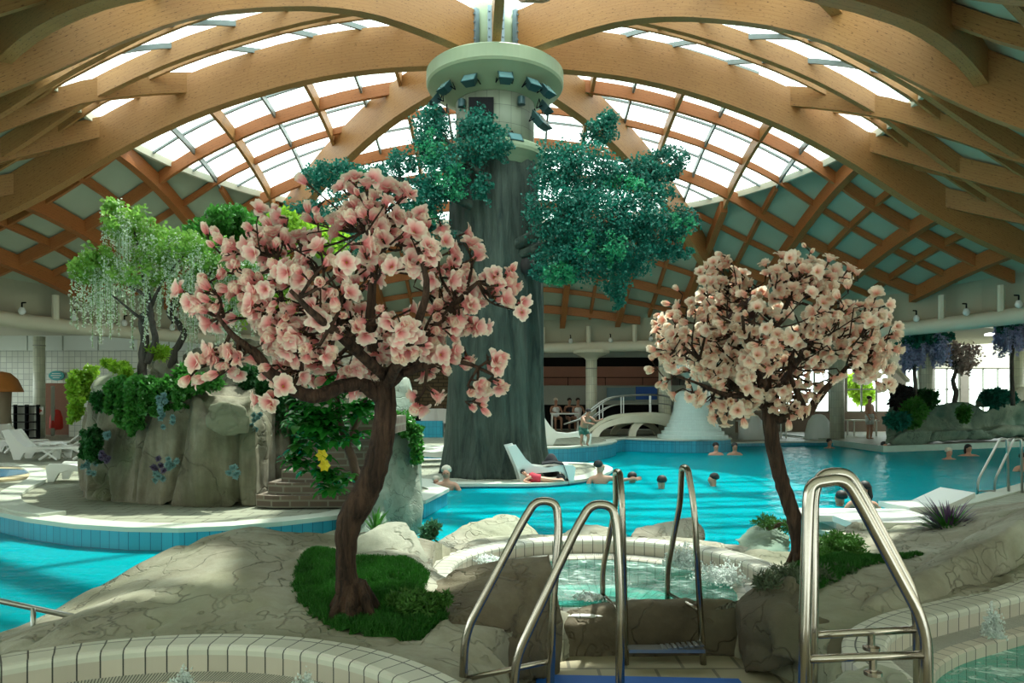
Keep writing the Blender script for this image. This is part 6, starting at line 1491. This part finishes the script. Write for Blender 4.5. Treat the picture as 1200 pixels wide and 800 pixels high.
PEO=[('swimmer with light blond hair standing in the water at the tower island, carrying a child',523,574,dict(depth=1.18),'hair_w',None,1.0,'skin'),
 ('small child held at the left of the blond swimmer by the tower island',511,573,dict(depth=1.30),'hair_w',None,.75,'skin'),
 ('dark-haired swimmer leaning at the island edge below the white lounger',658,570,dict(depth=1.38,arms='out',lean=.5),'hair_d',None,.9,'skin'),
 ('bare-chested swimmer standing upright at the right tip of the tower island',703,566,dict(depth=1.18,arms='right',turn=(1,-.3,0)),'hair_d',None,1.0,'skin'),
 ('swimmer with dark hair seen from the front, just right of the upright one',741,565,dict(depth=1.42),'hair_d',None,1.0,'skin2'),
 ('swimmer in a white shirt with the back of the dark head turned to us',775,572,dict(depth=1.38,turn=(0,1,0)),'hair_d',[('shirt','suit_w','top')],1.0,'skin'),
 ('swimmer with outstretched arm right of the tall rear handrail',840,571,dict(depth=1.38,arms='out',lean=.8,turn=(-1,0,0)),'hair_d',None,1.0,'skin2'),
 ('distant swimmer below the fountain cone, left one of the pair',839,533,dict(depth=1.25),'hair_d',None,1.0,'skin'),
 ('distant swimmer below the fountain cone, right one of the pair',861,533,dict(depth=1.25),'hair_d',None,1.0,'skin2'),
 ('distant dark-haired swimmer in front of the poolside column',972,525,dict(depth=1.3),'hair_d',None,1.0,'skin2'),
 ('distant swimmer at the left end of the rock planter',1036,529,dict(depth=1.3),'hair_d',None,1.0,'skin'),
 ('elderly swimmer with white hair before the rock planter',1112,538,dict(depth=1.30),'hair_w',None,1.0,'skin'),
 ('dark-haired swimmer in pink next to the white-haired one',1135,534,dict(depth=1.28,arms='out'),'hair_d',[('swimsuit','suit_p','top')],1.0,'skin'),
 ('swimmer cut off by the right edge of the photo beside the chrome ladder',1200,552,dict(depth=1.2),'hair_d',None,1.0,'skin')]
for lb,px,wl,kw,hr,cl,s_,skn in PEO:
    person(lb,at(px,wl),0,swim(**kw),skn,hr,cl,s_,.25 if 'leaning' in lb or 'pink' in lb else 0)
person('woman with dark hair and black swimsuit standing in the pool behind the nearest handrails',at(1011,599),-.3,swim(depth=1.16,turn=(-.6,-.6,0)),'skin','hair_d',[('swimsuit','suit_k','top')],.95,.3)
person('dark-haired swimmer seen from behind, just left of the woman in black',at(984,592),.2,swim(depth=1.38,turn=(0,1,0)),'skin2','hair_d',None,.95)
# boy about to jump
z=0
J=dict(pelvis=(0,.12,.62),waist=(.02,.05,.76),chest=(.04,-.08,.95),neck=(.05,-.17,1.10),head=(.06,-.25,1.24),face=(.4,-.9,-.2),shL=(-.12,-.12,1.04),shR=(.20,-.12,1.04),elL=(-.1,-.32,.86),elR=(.34,-.28,.90),wrL=(.06,-.45,.84),wrR=(.42,-.46,.96),
 hipL=(-.08,.10,.56),hipR=(.09,.10,.56),knL=(-.12,-.06,.33),knR=(.14,-.08,.34),anL=(-.12,.02,.07),anR=(.10,.0,.07),toL=(-.13,-.12,.03),toR=(.11,-.13,.03))
person('boy in dark green swim shorts crouching to jump from the far deck edge',(P(685,523,19.0).x,19.05,.42),.3,J,'skin2','hair_d',[('shorts','suit_g','shorts')],.72)
# child lying at the island edge
J=dict(pelvis=(.35,0,.12),waist=(.2,0,.14),chest=(.02,0,.17),neck=(-.13,0,.22),head=(-.24,0,.32),face=(-.3,-1,0),shL=(-.05,-.14,.17),shR=(-.05,.14,.17),elL=(-.25,-.2,.06),elR=(-.2,.2,.06),wrL=(-.12,-.28,.04),wrR=(-.1,.25,.04),hipL=(.42,-.07,.1),hipR=(.42,.07,.1),knL=(.75,-.08,.08),knR=(.75,.08,.08),anL=(1.05,-.08,.08),anR=(1.05,.08,.08),toL=(1.15,-.08,.04),toR=(1.15,.08,.04))
person('child in a red swimsuit lying under the white lounger on the tower island',(P(622,566,13.62).x,13.62,.08),0,J,'skin','hair_d',[('swimsuit','suit_r','top')],.55)
# standing and seated guests in the background
def stand(): 
    return dict(pelvis=(0,0,.93),waist=(0,0,1.08),chest=(0,0,1.28),neck=(0,0,1.44),head=(0,-.01,1.60),shL=(-.17,0,1.37),shR=(.17,0,1.37),elL=(-.24,0,1.12),elR=(.24,0,1.12),wrL=(-.22,-.12,.9),wrR=(.22,-.12,.9),hipL=(-.09,0,.86),hipR=(.09,0,.86),knL=(-.1,-.02,.48),knR=(.1,-.02,.48),anL=(-.1,.02,.08),anR=(.1,.02,.08),toL=(-.1,-.13,.03),toR=(.1,-.13,.03))
def sit():
    return dict(pelvis=(0,0,.52),waist=(0,0,.66),chest=(0,-.02,.86),neck=(0,-.03,1.02),head=(0,-.05,1.18),shL=(-.17,-.02,.95),shR=(.17,-.02,.95),elL=(-.24,-.12,.75),elR=(.24,-.12,.75),wrL=(-.16,-.33,.72),wrR=(.16,-.33,.72),hipL=(-.1,-.05,.5),hipR=(.1,-.05,.5),knL=(-.12,-.45,.5),knR=(.12,-.45,.5),anL=(-.12,-.45,.08),anR=(.12,-.45,.08),toL=(-.12,-.58,.03),toR=(.12,-.58,.03))
person('bare-chested guest standing on the poolside left of the rock planter',(P(1019,490,27).x,27,.15),.5,stand(),'skin','hair_d',[('shorts','suit_w','shorts')],.95)
for px,d,lb,sh in ((651,29.4,'guest in a white cap seated at the table under the gallery, leftmost','suit_w'),(667,29.8,'guest in dark clothes seated under the gallery, left of the footbridge rail','suit_k'),(677,29.0,'guest in a white top seated under the gallery, nearest the footbridge rail','suit_w')):
    person(lb,(P(px,490,d).x,d,.42),.2,sit(),'skin2','hair_w' if 'cap' in lb else 'hair_d',[('shirt',sh,'top')])
o=thing('cafe_table','white table top under the gallery behind the seated guests','table',(P(662,480,28.2).x,28.2,.42)); x=P(662,480,28.2).x
m=MB(); m.box((x,28.2,1.12),(1.1,.6,.05)); m.build('table_top',M['white_pl'],o)
for sx in (-1,1):
    for sy in (-1,1): m=MB(); m.tube([(x+sx*.5,28.2+sy*.25,.42),(x+sx*.5,28.2+sy*.25,1.1)],.025,6); m.build('leg',M['white_pl'],o)
